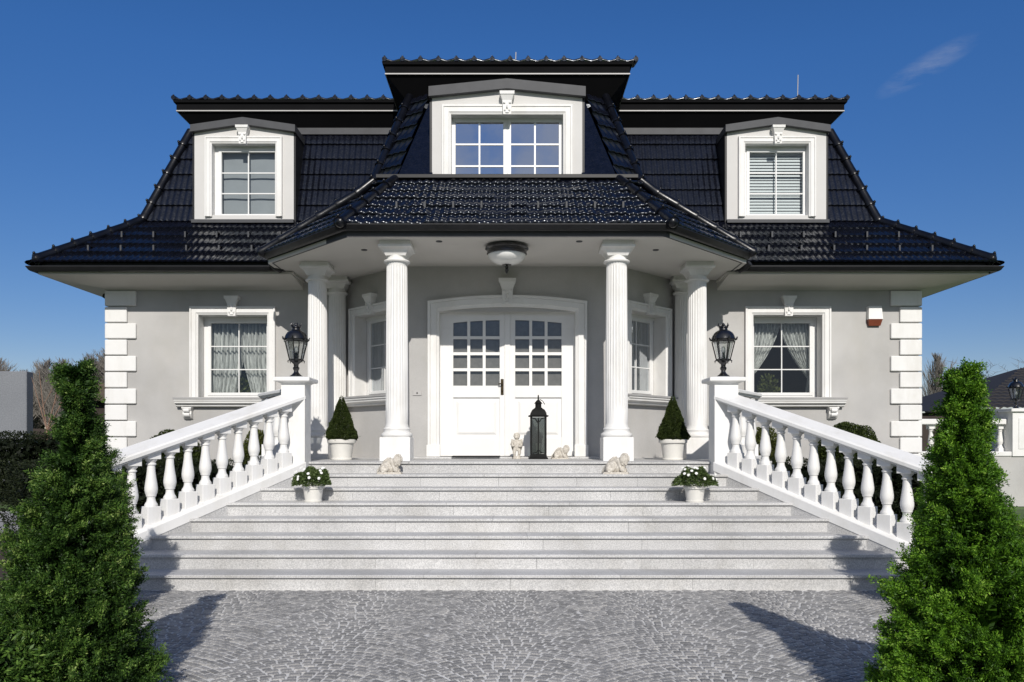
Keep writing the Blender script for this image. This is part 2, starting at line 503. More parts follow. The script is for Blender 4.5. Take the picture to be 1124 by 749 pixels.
def build_setts():
    """fan-laid granite setts: every stone a small bevelled block"""
    V, T = [], []
    wfan, pit = 1.25, .067
    for k in range(-5, 6):
        xc = k*wfan
        for j in range(-18, 154):
            y0 = -1.6 + j*pit
            n = 14
            x = xc - wfan/2 + rng.uniform(-.02, .02)
            while x < xc + wfan/2 - .03:
                wd = rng.uniform(.062, .098)
                cx = x + wd/2
                x += wd
                u = (cx-xc)/(wfan/2)
                cy = y0 + .32*(1-u*u) + rng.uniform(-.004, .004)
                if cy > 8.06 or cy < -1.5 or abs(cx) > DRX-.05: continue
                sl = math.atan(-.32*2*u/(wfan/2))
                hw = wd*math.sqrt(1+math.tan(sl)**2)*.5 - .0070
                hd = pit*math.cos(sl)*.5 - .0064
                T.append((cx, cy, sl, hw, hd, rng.uniform(.003, .007), rng.uniform(-.018, .018), rng.uniform(-.018, .018), rng.random()))
    T = np.array(T); n = len(T)
    base = np.array([(-1, -1), (1, -1), (1, 1), (-1, 1)], float)
    jit = nrg.uniform(-.0018, .0018, (n, 4, 2))
    c, s = np.cos(T[:, 2]), np.sin(T[:, 2])
    def ring(sh, z):
        q = base[None]*np.stack([T[:, 3], T[:, 4]], 1)[:, None, :]
        q = q*sh + jit
        x = T[:, 0:1] + q[..., 0]*c[:, None] - q[..., 1]*s[:, None]
        y = T[:, 1:2] + q[..., 0]*s[:, None] + q[..., 1]*c[:, None]
        zz = z + q[..., 0]*T[:, 6:7] + q[..., 1]*T[:, 7:8]
        return np.stack([x, y, zz + 0*x], -1)
    lo = ring(1.0, -.004); mid = ring(.97, (T[:, 5]*.55)[:, None]); hi = ring(.74, T[:, 5][:, None]+.002)
    faces = [hi]
    for a, b in ((lo, mid), (mid, hi)):
        for k in range(4):
            k2 = (k+1) % 4
            faces.append(np.stack([a[:, k], a[:, k2], b[:, k2], b[:, k]], 1))
    V = np.concatenate(faces, 0)
    t = np.tile(T[:, 8], len(faces))
    o = quads_mesh('paving_setts', V, t, M_SETT)
    return tag(o, kind='structure')
build_setts()

# ------------------------------------------------------------------ staircase
RISE, TREAD, D1 = .1555, .368, 8.08
NST = 8
PLAT = RISE*NST
def xin(d): return 3.11 + .788*(9.92-d)
stair = thing('staircase', 'wide light granite entrance stairs flaring down to the paving between white balustrades', 'stairs', (0, 9.4, 0))
for i in range(1, NST):
    bm = B()
    y0 = D1 + (i-1)*TREAD
    z1 = i*RISE
    yb = y0 + TREAD + .06
    # riser block
    xa, xb = xin(y0+.03)+.06, xin(yb)+.06
    rc = [-1.0]
    while rc[-1] < .7: rc.append(rc[-1]+rng.uniform(.26, .42))
    rc.append(1.0)
    for a, b in zip(rc, rc[1:]):
        g = .0015
        hexa(bm, [(a*xa+g, y0+.03, z1-RISE-.002), (b*xa-g, y0+.03, z1-RISE-.002), (b*xb-g, yb, z1-RISE-.002), (a*xb+g, yb, z1-RISE-.002)],
             [(a*xa+g, y0+.03, z1-.034), (b*xa-g, y0+.03, z1-.034), (b*xb-g, yb, z1-.034), (a*xb+g, yb, z1-.034)])
    # tread slabs with fine joints
    xa, xb = xin(y0)+.06, xin(yb)+.06
    cuts = [-1.0]
    t = -1.0 + rng.uniform(.28, .5)
    while t < .75:
        cuts.append(t); t += rng.uniform(.42, .6)
    cuts.append(1.0)
    for a, b in zip(cuts, cuts[1:]):
        g = .0015
        lo = [(a*xa+g, y0, z1-.03), (b*xa-g, y0, z1-.03), (b*xb-g, yb, z1-.03), (a*xb+g, yb, z1-.03)]
        hi = [(p[0], p[1], z1) for p in lo]
        mid = [(p[0], p[1], z1-.006) for p in lo]
        hi[0] = (hi[0][0], y0+.006, z1); hi[1] = (hi[1][0], y0+.006, z1)
        vo = vadd(bm, lo); va = vadd(bm, mid); vb = vadd(bm, hi); bm.faces.new(vb); bm.faces.new(vo[::-1])
        for k in range(4): bm.faces.new((vo[k], vo[(k+1) % 4], va[(k+1) % 4], va[k]))
        for k in range(4): bm.faces.new((va[k], va[(k+1) % 4], vb[(k+1) % 4], vb[k]))
    obj('step', bm, M_GRAN, stair, True)
bm = B()
yp = D1 + 7*TREAD
bx(bm, -2.95, 2.95, yp+.03, 11.0, 0, PLAT-.034)
bx(bm, -3.62, 3.62, 11.0, 13.93, 0, PLAT-.034)
for a, b in ((-2.72, -1.35), (-1.35, .1), (.1, 1.5), (1.5, 2.72)):
    bx(bm, a+.0015, b-.0015, yp, 11.05, PLAT-.03, PLAT, bev=.003)
for k in range(5):
    for j in range(4):
        bx(bm, -3.64+k*1.456+.0015, -3.64+(k+1)*1.456-.0015, 11.053+j*.72, 11.05+(j+1)*.72, PLAT-.03, PLAT, bev=.002)
obj('landing', bm, M_GRAN, stair, True)
bm = B()
bx(bm, -1.75, 1.75, 12.55, 12.86, PLAT+.001, PLAT+.03, bev=.003)
obj('threshold', bm, M_GRAN, stair, True)

# ------------------------------------------------------------------ balustrades on the stairs
def baluster_mesh():
    bm = B()
    b = .078
    bx(bm, -b, b, -b, b, -.06, .17, bev=.004)
    prof = [(.070, .17), (.072, .185), (.066, .20), (.05, .225), (.044, .255), (.044, .275), (.055, .285), (.055, .298), (.064, .32), (.070, .352), (.070, .38),
            (.064, .43), (.053, .50), (.045, .57), (.0415, .63), (.054, .638), (.054, .652), (.043, .658), (.047, .672), (.062, .686), (.064, .70)]
    lathe(bm, prof, 20)
    bx(bm, -b, b, -b, b, .70, .83, bev=.004)
    me = bpy.data.meshes.new('baluster')
    bmesh.ops.recalc_face_normals(bm, faces=bm.faces)
    bm.to_mesh(me); bm.free()
    me.polygons.foreach_set('use_smooth', [True]*len(me.polygons)); me.set_sharp_from_angle(angle=R(35))
    me.materials.append(M_WHITE)
    return me
ME_BAL = baluster_mesh()
def zline(d): return PLAT - RISE/TREAD*(yp - d)
def balustrade(s, label):
    t = thing('stair_balustrade', label, 'balustrade', (s*3.9, 9.2, 0), 'sloping balustrades beside the stairs')
    def P(run_d, off, z):     # point along the sloping line at depth d, off = outward distance from the inner edge
        return (s*(xin(run_d) + off/.786), run_d, z)
    d0, d1 = 8.36, 10.47
    # curb with its flank down to the ground
    bm = B()
    secs = []
    for d in (d0, d1):
        zt = zline(d)+.085
        zb = zline(d)-.035
        secs.append([P(d, 0, zb), P(d, 0, zt-.012), P(d, .012, zt), P(d, .268, zt), P(d, .28, zt-.012), P(d, .28, zb)])
    hexa(bm, secs[0], secs[1])
    obj('curb', bm, M_WHITE, t, True)
    bm = B()
    secs = [[P(d, .008, -.01), P(d, .008, zline(d)-.036), P(d, .27, zline(d)-.036), P(d, .27, -.01)] for d in (d0, d1)]
    hexa(bm, secs[0], secs[1])
    obj('flank_wall', bm, M_GRAN, t, True)
    # handrail: moulded section
    bm = B()
    secs = []
    for d in (d0-.05, d1):
        z = zline(d)+.872
        secs.append([P(d, .045, z), P(d, .03, z+.01), P(d, .03, z+.03), P(d, .005, z+.038), P(d, .005, z+.075), P(d, .022, z+.09), P(d, .258, z+.09), P(d, .275, z+.075), P(d, .275, z+.038), P(d, .25, z+.03), P(d, .25, z+.01), P(d, .235, z)])
    hexa(bm, secs[0], secs[1])
    obj('handrail', bm, M_WHITE, t, True)
    k = 0
    d = 10.36
    while d > 8.43:
        o = bpy.data.objects.new('baluster', ME_BAL)
        col.objects.link(o)
        p = Vector(P(d, .14, zline(d)+.085-.005))
        o.parent = t
        o.location = p - t.location
        o.rotation_euler = (0, 0, s*math.atan2(.619, .786))
        d -= .1735
    # pedestal
    bm = B()
    cx, cy = s*2.845, 10.61
    sqlathe(bm, [(.155, .9), (.155, PLAT+1.03), (.165, PLAT+1.035), (.18, PLAT+1.05), (.225, PLAT+1.056), (.235, PLAT+1.066), (.235, PLAT+1.10), (.225, PLAT+1.112), (.10, PLAT+1.13)], (cx, cy, 0))
    obj('pedestal', bm, M_WHITE, t, True)
    return t
balustrade(-1, 'white balustrade sloping down the left edge of the stairs')
balustrade(1, 'white balustrade sloping down the right edge of the stairs')

def landing_rail(s, label):
    t = thing('landing_balustrade', label, 'balustrade', (s*3.5, 11.8, PLAT), 'short level balustrades beside the landing')
    pts = [(s*2.99, 10.80), (s*3.58, 11.72), (s*3.58, 13.25)]
    bm = B()
    sweep(bm, pts, [(-.11, .9), (-.11, PLAT+.055), (-.10, PLAT+.065), (.10, PLAT+.065), (.11, PLAT+.055), (.11, .9)], lambda p, b: Vector((p.x, p.y, b)))
    obj('curb', bm, M_WHITE, t, True)
    bm = B()
    z = PLAT+.905
    sweep(bm, pts, [(-.09, z), (-.10, z+.02), (-.12, z+.03), (-.12, z+.06), (-.105, z+.075), (.105, z+.075), (.12, z+.06), (.12, z+.03), (.10, z+.02), (.09, z)], lambda p, b: Vector((p.x, p.y, b)))
    obj('handrail', bm, M_WHITE, t, True)
    for x, y, a in [(3.14, 11.04, .57), (3.29, 11.27, .57), (3.44, 11.50, .57)] + [(3.58, 11.80+.24*k, 0) for k in range(6)]:
        o = bpy.data.objects.new('baluster', ME_BAL)
        col.objects.link(o); o.parent = t
        o.location = Vector((s*x, y, PLAT+.06)) - t.location
        o.rotation_euler = (0, 0, -s*a)
landing_rail(-1, 'short level white balustrade between the left stair pedestal and the house')
landing_rail(1, 'short level white balustrade between the right stair pedestal and the house')

# ------------------------------------------------------------------ house
house = thing('house', 'large grey villa with black glazed mansard roof, white trim and a columned porch', 'house', (0, 15, 0))
YW, YB = 13.95, 12.86
HW = 7.15
HWL = 7.04                       # the left wing is a hand narrower
def hws(s): return HWL if s < 0 else HW
ZS = 4.344                       # porch soffit
def T2(x, y, rz=0): return Matrix.Translation((x, y, 0)) @ Matrix.Rotation(rz, 4, 'Z')
PX = -.045                       # the bay stands a little left of the house centre
TL, TR_, TC = T2(-4.85, YW), T2(4.85, YW), T2(PX, YB)
BX = 1.766; CX = BX + (YW-YB)
CLEN = math.hypot(CX-BX, YW-YB)
TCL = T2(-(BX+CX)/2, (YB+YW)/2, -PI/4)
TCR = T2((BX+CX)/2, (YB+YW)/2, PI/4)
WZ0, WZ1 = 2.285, 3.735
bm = B()
hole = (-.605, .605, WZ0, WZ1)
for M_, xl, xr in ((TL, -HWL+4.85, -CX+4.85), (TR_, CX-4.85, HW-4.85)):
    cells(bm, xl, xr, -.05, 4.5, [hole], M_, .30)
for M_ in (TCL, TCR):
    cells(bm, -CLEN/2, CLEN/2, 0, ZS+.02, [(-.49, .49, WZ0, WZ1-.06)], M_, .26)
# door wall: hole with a segmental arch
DHW, DZC, DZE = 1.10, 3.69, 3.615
def arch(x, ze, zc, hw):          # height of the arch at x
    r = (hw*hw + (zc-ze)**2)/(2*(zc-ze))
    return zc - r + math.sqrt(r*r - x*x)
cells(bm, -BX-.05, BX+.045, 0, ZS+.02, [(-DHW, DHW, 0, DZE)], TC, 0.001)
nA = 12
for k in range(nA):
    xa = -DHW + 2*DHW*k/nA; xb = -DHW + 2*DHW*(k+1)/nA
    za, zb = arch(xa, DZE, DZC, DHW), arch(xb, DZE, DZC, DHW)
    poly(bm, [(xa, 0, za), (xb, 0, zb), (xb, .22, zb), (xa, .22, za)], TC)
for sx in (-1, 1):
    poly(bm, [(sx*DHW, 0, 0), (sx*DHW, .22, 0), (sx*DHW, .22, DZE), (sx*DHW, 0, DZE)], TC)
# side and back walls, ceiling over the ground floor
for sx in (-1, 1):
    poly(bm, [(sx*hws(sx), YW, -.05), (sx*hws(sx), 25, -.05), (sx*hws(sx), 25, 4.5), (sx*hws(sx), YW, 4.5)])
poly(bm, [(-HWL, 25, -.05), (HW, 25, -.05), (HW, 25, 4.5), (-HWL, 25, 4.5)])
wall = obj('wall', bm, M_PLASTER, house, True)
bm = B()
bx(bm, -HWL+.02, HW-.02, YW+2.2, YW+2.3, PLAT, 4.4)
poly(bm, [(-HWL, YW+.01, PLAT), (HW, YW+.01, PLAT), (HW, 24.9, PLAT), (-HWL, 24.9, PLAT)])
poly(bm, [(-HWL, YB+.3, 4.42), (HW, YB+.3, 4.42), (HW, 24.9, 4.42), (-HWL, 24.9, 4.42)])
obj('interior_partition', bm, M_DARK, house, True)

def mapM(M, y0=0):
    return lambda p, b: M @ Vector((p.x, y0-b, p.y))
CAS = [(-.003, -.21), (-.003, .035), (.018, .045), (.03, .05), (.034, .062), (.105, .062), (.112, .055), (.118, .075), (.145, .075), (.15, .068), (.15, 0)]
def casing_mesh(bm, M, x0, x1, z0, z1, sc=1.0, prot=1.0):
    # path runs so that its left side is away from the opening
    sweep(bm, [(x1, z0), (x1, z1), (x0, z1), (x0, z0)][::-1], [(a*sc, b*prot) for a, b in CAS], mapM(M))
def keystone(bm, M, x, zt, zb, w=.19, prot=.13):
    h = zt-zb
    def slab(w0, w1, p0, p1, za, zb_):
        hexa(bm, [(x-w0/2, 0, za), (x+w0/2, 0, za), (x+w0/2, -p0, za), (x-w0/2, -p0, za)], [(x-w1/2, 0, zb_), (x+w1/2, 0, zb_), (x+w1/2, -p1, zb_), (x-w1/2, -p1, zb_)], M)
    slab(w*.72, w*.86, prot*.85, prot*.9, zb, zb+h*.62)
    slab(w*.86, w*1.2, prot*.9, prot*1.15, zb+h*.62, zb+h*.86)
    slab(w*1.3, w*1.34, prot*1.22, prot*1.25, zb+h*.86, zt)
    # carved relief: scroll eyes, leaf and drop
    r = w*.14
    for sx in (-1, 1):
        ball(bm, (x+sx*w*.26, -prot*.95, zb+h*.52), r, M, 1, (1, .7, 1))
        ball(bm, (x+sx*w*.2, -prot*.93, zb+h*.2), r*.8, M, 1, (.9, .6, 1.3))
    ball(bm, (x, -prot*.95, zb+h*.34), r*1.05, M, 1, (.8, .8, 1.6))
    ball(bm, (x, -prot*.9, zb+h*.08), r*.9, M, 1, (1.6, .6, .6))
def frame_mesh(bm, M, x0, x1, z0, z1, y, fw, cols, rows, bar=.018, depth=.06, mull=None):
    """sash: outer frame + glazing bars; returns the pane rectangle"""
    bx(bm, x0, x0+fw, y, y+depth, z0, z1, M, .004); bx(bm, x1-fw, x1, y, y+depth, z0, z1, M, .004)
    bx(bm, x0+fw, x1-fw, y, y+depth, z0, z0+fw, M, .004); bx(bm, x0+fw, x1-fw, y, y+depth, z1-fw, z1, M, .004)
    gx0, gx1, gz0, gz1 = x0+fw, x1-fw, z0+fw, z1-fw
    for c in range(1, cols):
        xx = gx0+(gx1-gx0)*c/cols
        bx(bm, xx-bar/2, xx+bar/2, y+.012, y+.042, gz0, gz1, M)
    for r_ in range(1, rows):
        zz = gz0+(gz1-gz0)*r_/rows
        bx(bm, gx0, gx1, y+.015, y+.039, zz-bar/2, zz+bar/2, M)
    return gx0, gx1, gz0, gz1
def curtain_sheet(bm, M, x0, x1, zt, zb, y, folds, shape, n=60, rows=14):
    """hanging cloth; shape(u, v) -> x shift factor; v from 0 (top) to 1 (bottom)"""
    g = []
    for j in range(rows+1):
        v = j/rows
        row = []
        for i in range(n+1):
            u = i/n
            xa, xb = shape(v)
            x = x0+(x1-x0)*(xa+(xb-xa)*u)
            yy = y + .034*math.sin(u*folds*2*PI+1.3*math.sin(v*2)) + .012*math.sin(u*folds*4.7+v*3)
            row.append(bm.verts.new(M @ Vector((x, yy, zt+(zb-zt)*v))))
        g.append(row)
    for j in range(rows):
        for i in range(n):
            bm.faces.new((g[j][i], g[j][i+1], g[j+1][i+1], g[j+1][i]))
def sill_unit(win, M, x0, x1, z, ends=(True, True)):
    bm = B()
    bx(bm, x0-.02, x1+.02, -.20, .2, z-.035, z-.0, M, .004)
    obj('sill_slab', bm, M_SILLG, win, True)
    bm = B()
    prof = [(.0, z-.036), (.185, z-.036), (.185, z-.06), (.165, z-.07), (.16, z-.10), (.12, z-.125), (.10, z-.13), (.10, z-.15), (.07, z-.165), (0, z-.165)]
    a = [M @ Vector((x0+.0, -b, zz)) for b, zz in prof]
    b_ = [M @ Vector((x1-.0, -b, zz)) for b, zz in prof]
    hexa(bm, a, b_)
    obj('sill_moulding', bm, M_WHITE, win, True)
    for sx, on in zip((x0+.19, x1-.19), ends):
        if not on: continue
        bm = B()
        pr = [(0, z-.166), (.125, z-.166), (.12, z-.21), (.09, z-.24), (.10, z-.29), (.075, z-.345), (.035, z-.37), (0, z-.38)]
        hexa(bm, [M @ Vector((sx-.075, -b, zz)) for b, zz in pr], [M @ Vector((sx+.075, -b, zz)) for b, zz in pr])
        bx(bm, sx-.085, sx+.085, -.13, 0, z-.19, z-.166, M)
        for k, (zz, bb) in enumerate(((z-.225, .115), (z-.30, .095))):
            lathe(bm, [(.03, -.05), (.036, -.045), (.036, .045), (.03, .05)], 10, M=M @ Matrix.Translation((sx, -bb, zz)) @ Matrix.Rotation(PI/2, 4, 'Y'))
        obj('corbel', bm, M_WHITE, win, True, autos=35)
def ground_window(M, hw, z0, z1, rec, kind, side, lbl=None, ks=True, sill=.36, ends=(True, True)):
    bm = B()
    # outer fixed frame then a narrower sash; the outer jamb shows on one side
    jam = .07
    a, b = -hw, hw
    bx(bm, a, b, rec-.02, rec+.05, z1-.055, z1, M)
    bx(bm, a, a+jam, rec, rec+.07, z0, z1-.055, M); bx(bm, b-.04, b, rec, rec+.07, z0, z1-.055, M)
    bx(bm, a+jam, b-.04, rec, rec+.07, z0, z0+.05, M)
    g = frame_mesh(bm, M, a+jam, b-.04, z0+.05, z1-.055, rec-.012, .055, 2, 3)
    win = obj('window', bm, M_FRAME, house, True)
    if lbl: win['label'] = lbl
    bm = B()
    poly(bm, [(g[0], rec+.02, g[2]), (g[1], rec+.02, g[2]), (g[1], rec+.02, g[3]), (g[0], rec+.02, g[3])], M)
    obj('pane', bm, M_GLASS, win, True)
    bm = B(); casing_mesh(bm, M, -hw, hw, z0, z1, .95)
    obj('casing', bm, M_WHITE, win, True)
    if ks:
        bm = B(); keystone(bm, M, 0, z1+.315, z1-.03, .185, .11)
        obj('keystone', bm, M_WHITE, win, True)
    sill_unit(win, M, -hw-sill, hw+sill, z0, ends)
    yc = rec+.16
    if kind == 'lace':
        for (xa, xb, sh) in ((-hw, .02, lambda v: (0, .97+.05*math.sin(v*3)-.22*max(0, v-.5)/.5)), (-.02, hw, lambda v: (.04+.08*v+.26*max(0, v-.55)/.45, .96))):
            bm = B(); curtain_sheet(bm, M, xa, xb, z1, z0-.05, yc, 8, sh)
            obj('curtain', bm, M_CURT, win, True, smooth=True)
    elif kind == 'tied':
        for s in (-1, 1):
            def sh(v, s=s):
                # gathered towards the side at two thirds of the height
                k = min(1, v/.72)
                e = 1-.86*k**1.7 if v < .72 else .14+.12*(v-.72)/.28
                return (0, e)
            bm = B()
            if s < 0: curtain_sheet(bm, M, -hw, .02, z1, z0-.05, yc, 9, sh)
            else: curtain_sheet(bm, M, hw, -.02, z1, z0-.05, yc, 9, sh)
            obj('curtain', bm, M_CURT, win, True, smooth=True)
    elif kind == 'net':
        bm = B(); curtain_sheet(bm, M, -hw, hw, z1, z0-.05, yc, 11, lambda v: (0, 1))
        obj('curtain', bm, M_DRAPE, win, True, smooth=True)
    return win
ground_window(TL, .605, WZ0, WZ1, .24, 'lace', -1, 'left ground floor window with lace curtains drawn almost shut')
ground_window(TR_ @ Matrix.Diagonal((-1, 1, 1, 1)), .605, WZ0, WZ1, .24, 'tied', 1, 'right ground floor window with white curtains tied apart')
ground_window(TCL, .49, WZ0, WZ1-.06, .22, 'net', -1, 'angled window on the left of the door', sill=.25, ends=(False, False))
ground_window(TCR @ Matrix.Diagonal((-1, 1, 1, 1)), .49, WZ0, WZ1-.06, .22, 'net', 1, 'angled window on the right of the door', sill=.25, ends=(False, False))

# ---- door
DY = YB+.16
bm = B()
pts = [(-DHW, PLAT+.03)] + [(-DHW+2*DHW*k/16, arch(-DHW+2*DHW*k/16, DZE, DZC, DHW)) for k in range(17)] + [(DHW, PLAT+.03)]
sweep(bm, pts, [(a*1.22, b*1.1) for a, b in CAS], mapM(TC))
dc = obj('door_casing', bm, M_WHITE, house, True)
bm = B(); keystone(bm, TC, 0, DZC+.44, DZC+.02, .21, .12)
obj('keystone', bm, M_WHITE, dc, True)
for sx in (-1, 1):
    bm = B()
    bx(bm, sx*(DHW+.09)-.11, sx*(DHW+.09)+.11, -.09, -.002, PLAT+.03, PLAT+.22, TC, .006)
    obj('casing_foot', bm, M_WHITE, dc, True)
def door_leaf(sx):
    """one leaf from the frame to the centre line, as rails and stiles around panes and a raised panel"""
    T = Matrix.Translation((PX, DY, 0))
    zb = PLAT+.035
    xo, xi = DHW, .006
    def X(u): return sx*u
    bm = B()
    def box(u0, u1, z0, z1, y0=0, y1=.06, bev=.004):
        a, b = sorted((X(u0), X(u1)))
        bx(bm, a, b, y0, y1, z0, z1, T, bev)
    pan0, pan1 = .128, .885          # panes and panel from the centre line outwards
    zp0 = 2.315
    box(xi, pan0, zb, 3.36); box(pan1, xo, zb, 3.36)
    box(pan0, pan1, zb, zb+.30, bev=0); box(pan0, pan1, zb+.96, zp0+.115, bev=0)
    # arched head
    n = 10
    lo, hi = [], []
    for k in range(n+1):
        u = xi + (xo-xi)*k/n
        zt = arch(u, DZE, DZC, DHW)-.002
        zl = 3.36 if (u < pan0 or u > pan1) else arch(u, DZE, DZC, DHW)-.20
        lo.append((X(u), zl)); hi.append((X(u), zt))
    us = [xi, pan0, pan0+.0001] + [pan0+(pan1-pan0)*k/8 for k in range(1, 8)] + [pan1-.0001, pan1, xo]
    for ua, ub in zip(us, us[1:]):
        if ub-ua < .001: continue
        um = (ua+ub)/2
        inside = pan0 < um < pan1
        f = (lambda u: arch(u, DZE, DZC, DHW)-.185) if inside else (lambda u: 3.36)
        g = lambda u: arch(u, DZE, DZC, DHW)-.002
        hexa(bm, [(X(ua), 0, f(ua)), (X(ub), 0, f(ub)), (X(ub), .06, f(ub)), (X(ua), .06, f(ua))],
             [(X(ua), 0, g(ua)), (X(ub), 0, g(ub)), (X(ub), .06, g(ub)), (X(ua), .06, g(ua))], T)
    # glazing bars
    z0 = zp0+.115
    z1 = arch((pan0+pan1)/2, DZE, DZC, DHW)-.185
    for c in (1, 2):
        u = pan0+(pan1-pan0)*c/3
        box(u-.024, u+.024, z0, z1+.02, .004, .05, 0)
    for r_ in (1, 2, 3):
        z = z0+.262*r_
        box(pan0, pan1, z-.024, z+.024, .006, .048, 0)
    # raised panel with mitred field
    a, b = sorted((X(pan0), X(pan1)))
    bx(bm, a, b, .03, .05, zb+.30, zb+.96, T)
    hexa(bm, [(a+.05, .03, zb+.35), (b-.05, .03, zb+.35), (b-.05, .03, zb+.91), (a+.05, .03, zb+.91)],
         [(a+.085, .012, zb+.385), (b-.085, .012, zb+.385), (b-.085, .012, zb+.875), (a+.085, .012, zb+.875)], T)
    if sx < 0:
        bx(bm, -.045, .045, -.018, -.001, zb, 3.66, T, .006)
    leaf = obj('door_leaf', bm, M_DOORW, house, True)
    bm = B()
    poly(bm, [(a, .028, z0), (b, .028, z0), (b, .028, z1+.03), (a, .028, z1+.03)], T)
    obj('pane', bm, M_GLASSD, leaf, True)
    bm = B()
    bx(bm, a-.02, b+.02, .075, .08, z0-.02, z1+.1, T)
    obj('net_curtain', bm, M_DNET, leaf, True)
    bm = B()
    hx = X(.085)
    if sx < 0:
        bx(bm, hx-.024, hx+.024, -.014, -.001, zb+1.0, zb+1.26, T, .005)
        tube(bm, [(hx, -.012, zb+1.18), (hx, -.055, zb+1.18), (hx+.0, -.06, zb+1.18), (hx-.06, -.06, zb+1.175)], .011, 8, T)
        lathe(bm, [(.010, 0), (.016, .01), (.016, .02), (.008, .03)], 8, M=T @ Matrix.Translation((hx, -.01, zb+1.07)) @ Matrix.Rotation(PI/2, 4, 'X'))
        obj('door_handle', bm, M_BRASS, leaf, True)
    else: bm.free()
    return leaf
door_leaf(-1); door_leaf(1)
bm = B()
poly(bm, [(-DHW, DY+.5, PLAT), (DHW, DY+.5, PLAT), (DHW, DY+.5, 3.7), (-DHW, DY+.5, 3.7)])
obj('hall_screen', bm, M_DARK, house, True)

# ---- columns
def column_parts(parent, cx, cy, zb=PLAT, zt=ZS, r0=.16, r1=.147, half=False):
    bm = B()
    z0, z1 = zb+.47, zt-.285
    seg = 48
    prof = [(r0*1.06, z0), (r0*1.01, z0+.035), (r0, z0+.06)]
    for k in range(1, 9):
        t = k/8
        prof.append((r0+(r1-r0)*t**1.5, z0+.06+(z1-z0-.12)*t))
    prof += [(r1*1.0, z1-.03), (r1*1.03, z1)]
    lathe(bm, prof, seg, (cx, cy, 0), flute=.0)
    # cut flutes: push every third vertex line in on the shaft
    for v in bm.verts:
        if z0+.05 < v.co.z < z1-.02:
            a = math.atan2(v.co.y-cy, v.co.x-cx)
            k = round(a/(2*PI/seg))
            if k % 2 == 0:
                d = Vector((cx-v.co.x, cy-v.co.y, 0)).normalized()
                v.co += d*.011
    shaft = obj('column', bm, M_WHITE, parent, True, autos=50)
    bm = B()
    sqlathe(bm, [(.213, zb), (.213, zb+.325), (.205, zb+.333)], (cx, cy, 0))
    obj('plinth', bm, M_WHITE, shaft, True)
    bm = B()
    lathe(bm, [(.205, zb+.334), (.222, zb+.35), (.226, zb+.37), (.215, zb+.392), (.19, zb+.40), (.182, zb+.42), (.186, zb+.435), (.192, zb+.45), (.185, zb+.466), (.168, zb+.472)], 36, (cx, cy, 0))
    obj('base_moulding', bm, M_WHITE, shaft, True, autos=40)
    bm = B()
    lathe(bm, [(r1*1.02, z1), (r1+.035, z1+.008), (r1+.042, z1+.022), (r1+.035, z1+.036), (r1*1.02, z1+.044), (r1*1.02, z1+.10)], 36, (cx, cy, 0))
    sqlathe(bm, [(r1*.98, z1+.09), (r1*1.05, z1+.115), (r1+.03, z1+.15), (r1+.055, z1+.185), (r1+.085, z1+.195), (r1+.09, z1+.225), (r1+.07, z1+.23), (r1+.068, z1+.285), (r1+.05, z1+.286)], (cx, cy, 0))
    obj('capital', bm, M_WHITE, shaft, True, autos=40)
for sx in (-1, 1):
    column_parts(house, sx*1.572+PX, 11.4)
    column_parts(house, sx*3.03+PX, 12.72)
    column_parts(house, sx*3.0, 13.80, r0=.155, r1=.145)

# ---- quoins
for sx in (-1, 1):
    z = 4.16
    k = 0
    while z > .2:
        h = .285
        w = .50 if k % 2 == 0 else .34
        bm = B()
        x0, x1 = (hws(sx)-w, hws(sx)+.045)
        a, b = sorted((sx*x0, sx*x1))
        wy = .34 if k % 2 == 0 else .50
        bx(bm, a, b, YW-.045, YW-.001, z-h+.012, z-.006, bev=.012)
        c, d = sorted((sx*(hws(sx)+.001), sx*(hws(sx)+.045)))
        bx(bm, c, d, YW-.0005, YW+wy, z-h+.012, z-.006, bev=.012)
        obj('quoin', bm, M_WHITE, house, True)
        z -= h
        k += 1

# ---- porch ceiling, fascia, gutters, cornices
PE = [(-3.86+PX, 12.55), (-2.26+PX, 10.85), (2.26+PX, 10.85), (3.86+PX, 12.55)]      # outer gutter line of the porch
EX, EY = 8.08, 13.05
EXL = 7.93
def exs(s): return EXL if s < 0 else EX
KX, KT = 6.65, 6.03                                                       # half widths at the roof kink and at the top
#                                                     # main eave
bm = B()
ins = [(-3.84, YW+.05), (-3.84, 12.64), (-2.24, 10.99), (2.16, 10.99), (3.75, 12.64), (3.75, YW+.05)]
hexa(bm, [(x, y, ZS) for x, y in ins], [(x, y, ZS+.06) for x, y in ins])
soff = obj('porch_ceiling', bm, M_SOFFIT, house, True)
for (x, y) in ((-1.0, 11.25), (.98, 11.25), (2.15, 11.75), (-2.15, 11.75)):
    bm = B(); lathe(bm, [(.045, -.006), (.045, .002), (.03, .003)], 16, (x, y, ZS-.002))
    obj('downlight', bm, M_FLASH, soff, True)
def hmap(p, b): return Vector((p.x, p.y, b))
path = [(-3.86+PX, 13.3)] + PE + [(3.86+PX, 13.3)]     # left of the path (a>0) is the inside of the porch... flipped below
bm = B()
sweep(bm, path, [(.135, ZS-.004), (.16, ZS-.004), (.16, ZS+.12), (.135, ZS+.12)], hmap)
obj('porch_fascia', bm, M_FLASH, house, True)
def gutter(path, z, name='gutter', parent=house, inside=-1):
    # half-round gutter with a rolled front bead
    pr = []
    for k in range(9):
        a = PI*k/8
        pr.append((inside*(.065-.065*math.cos(a)), z-.075*math.sin(a)))
    pr = [(inside*-.008, z+.008), (inside*-.012, z-.004)] + pr[1:-1] + [(inside*.13, z), (inside*.12, z)] + [(inside*(.065-.055*math.cos(PI*k/6)), z-.065*math.sin(PI*k/6)) for k in range(5, 0, -1)]
    bm = B()
    sweep(bm, path, pr, hmap)
    return obj(name, bm, M_GUT, parent, True, autos=40)
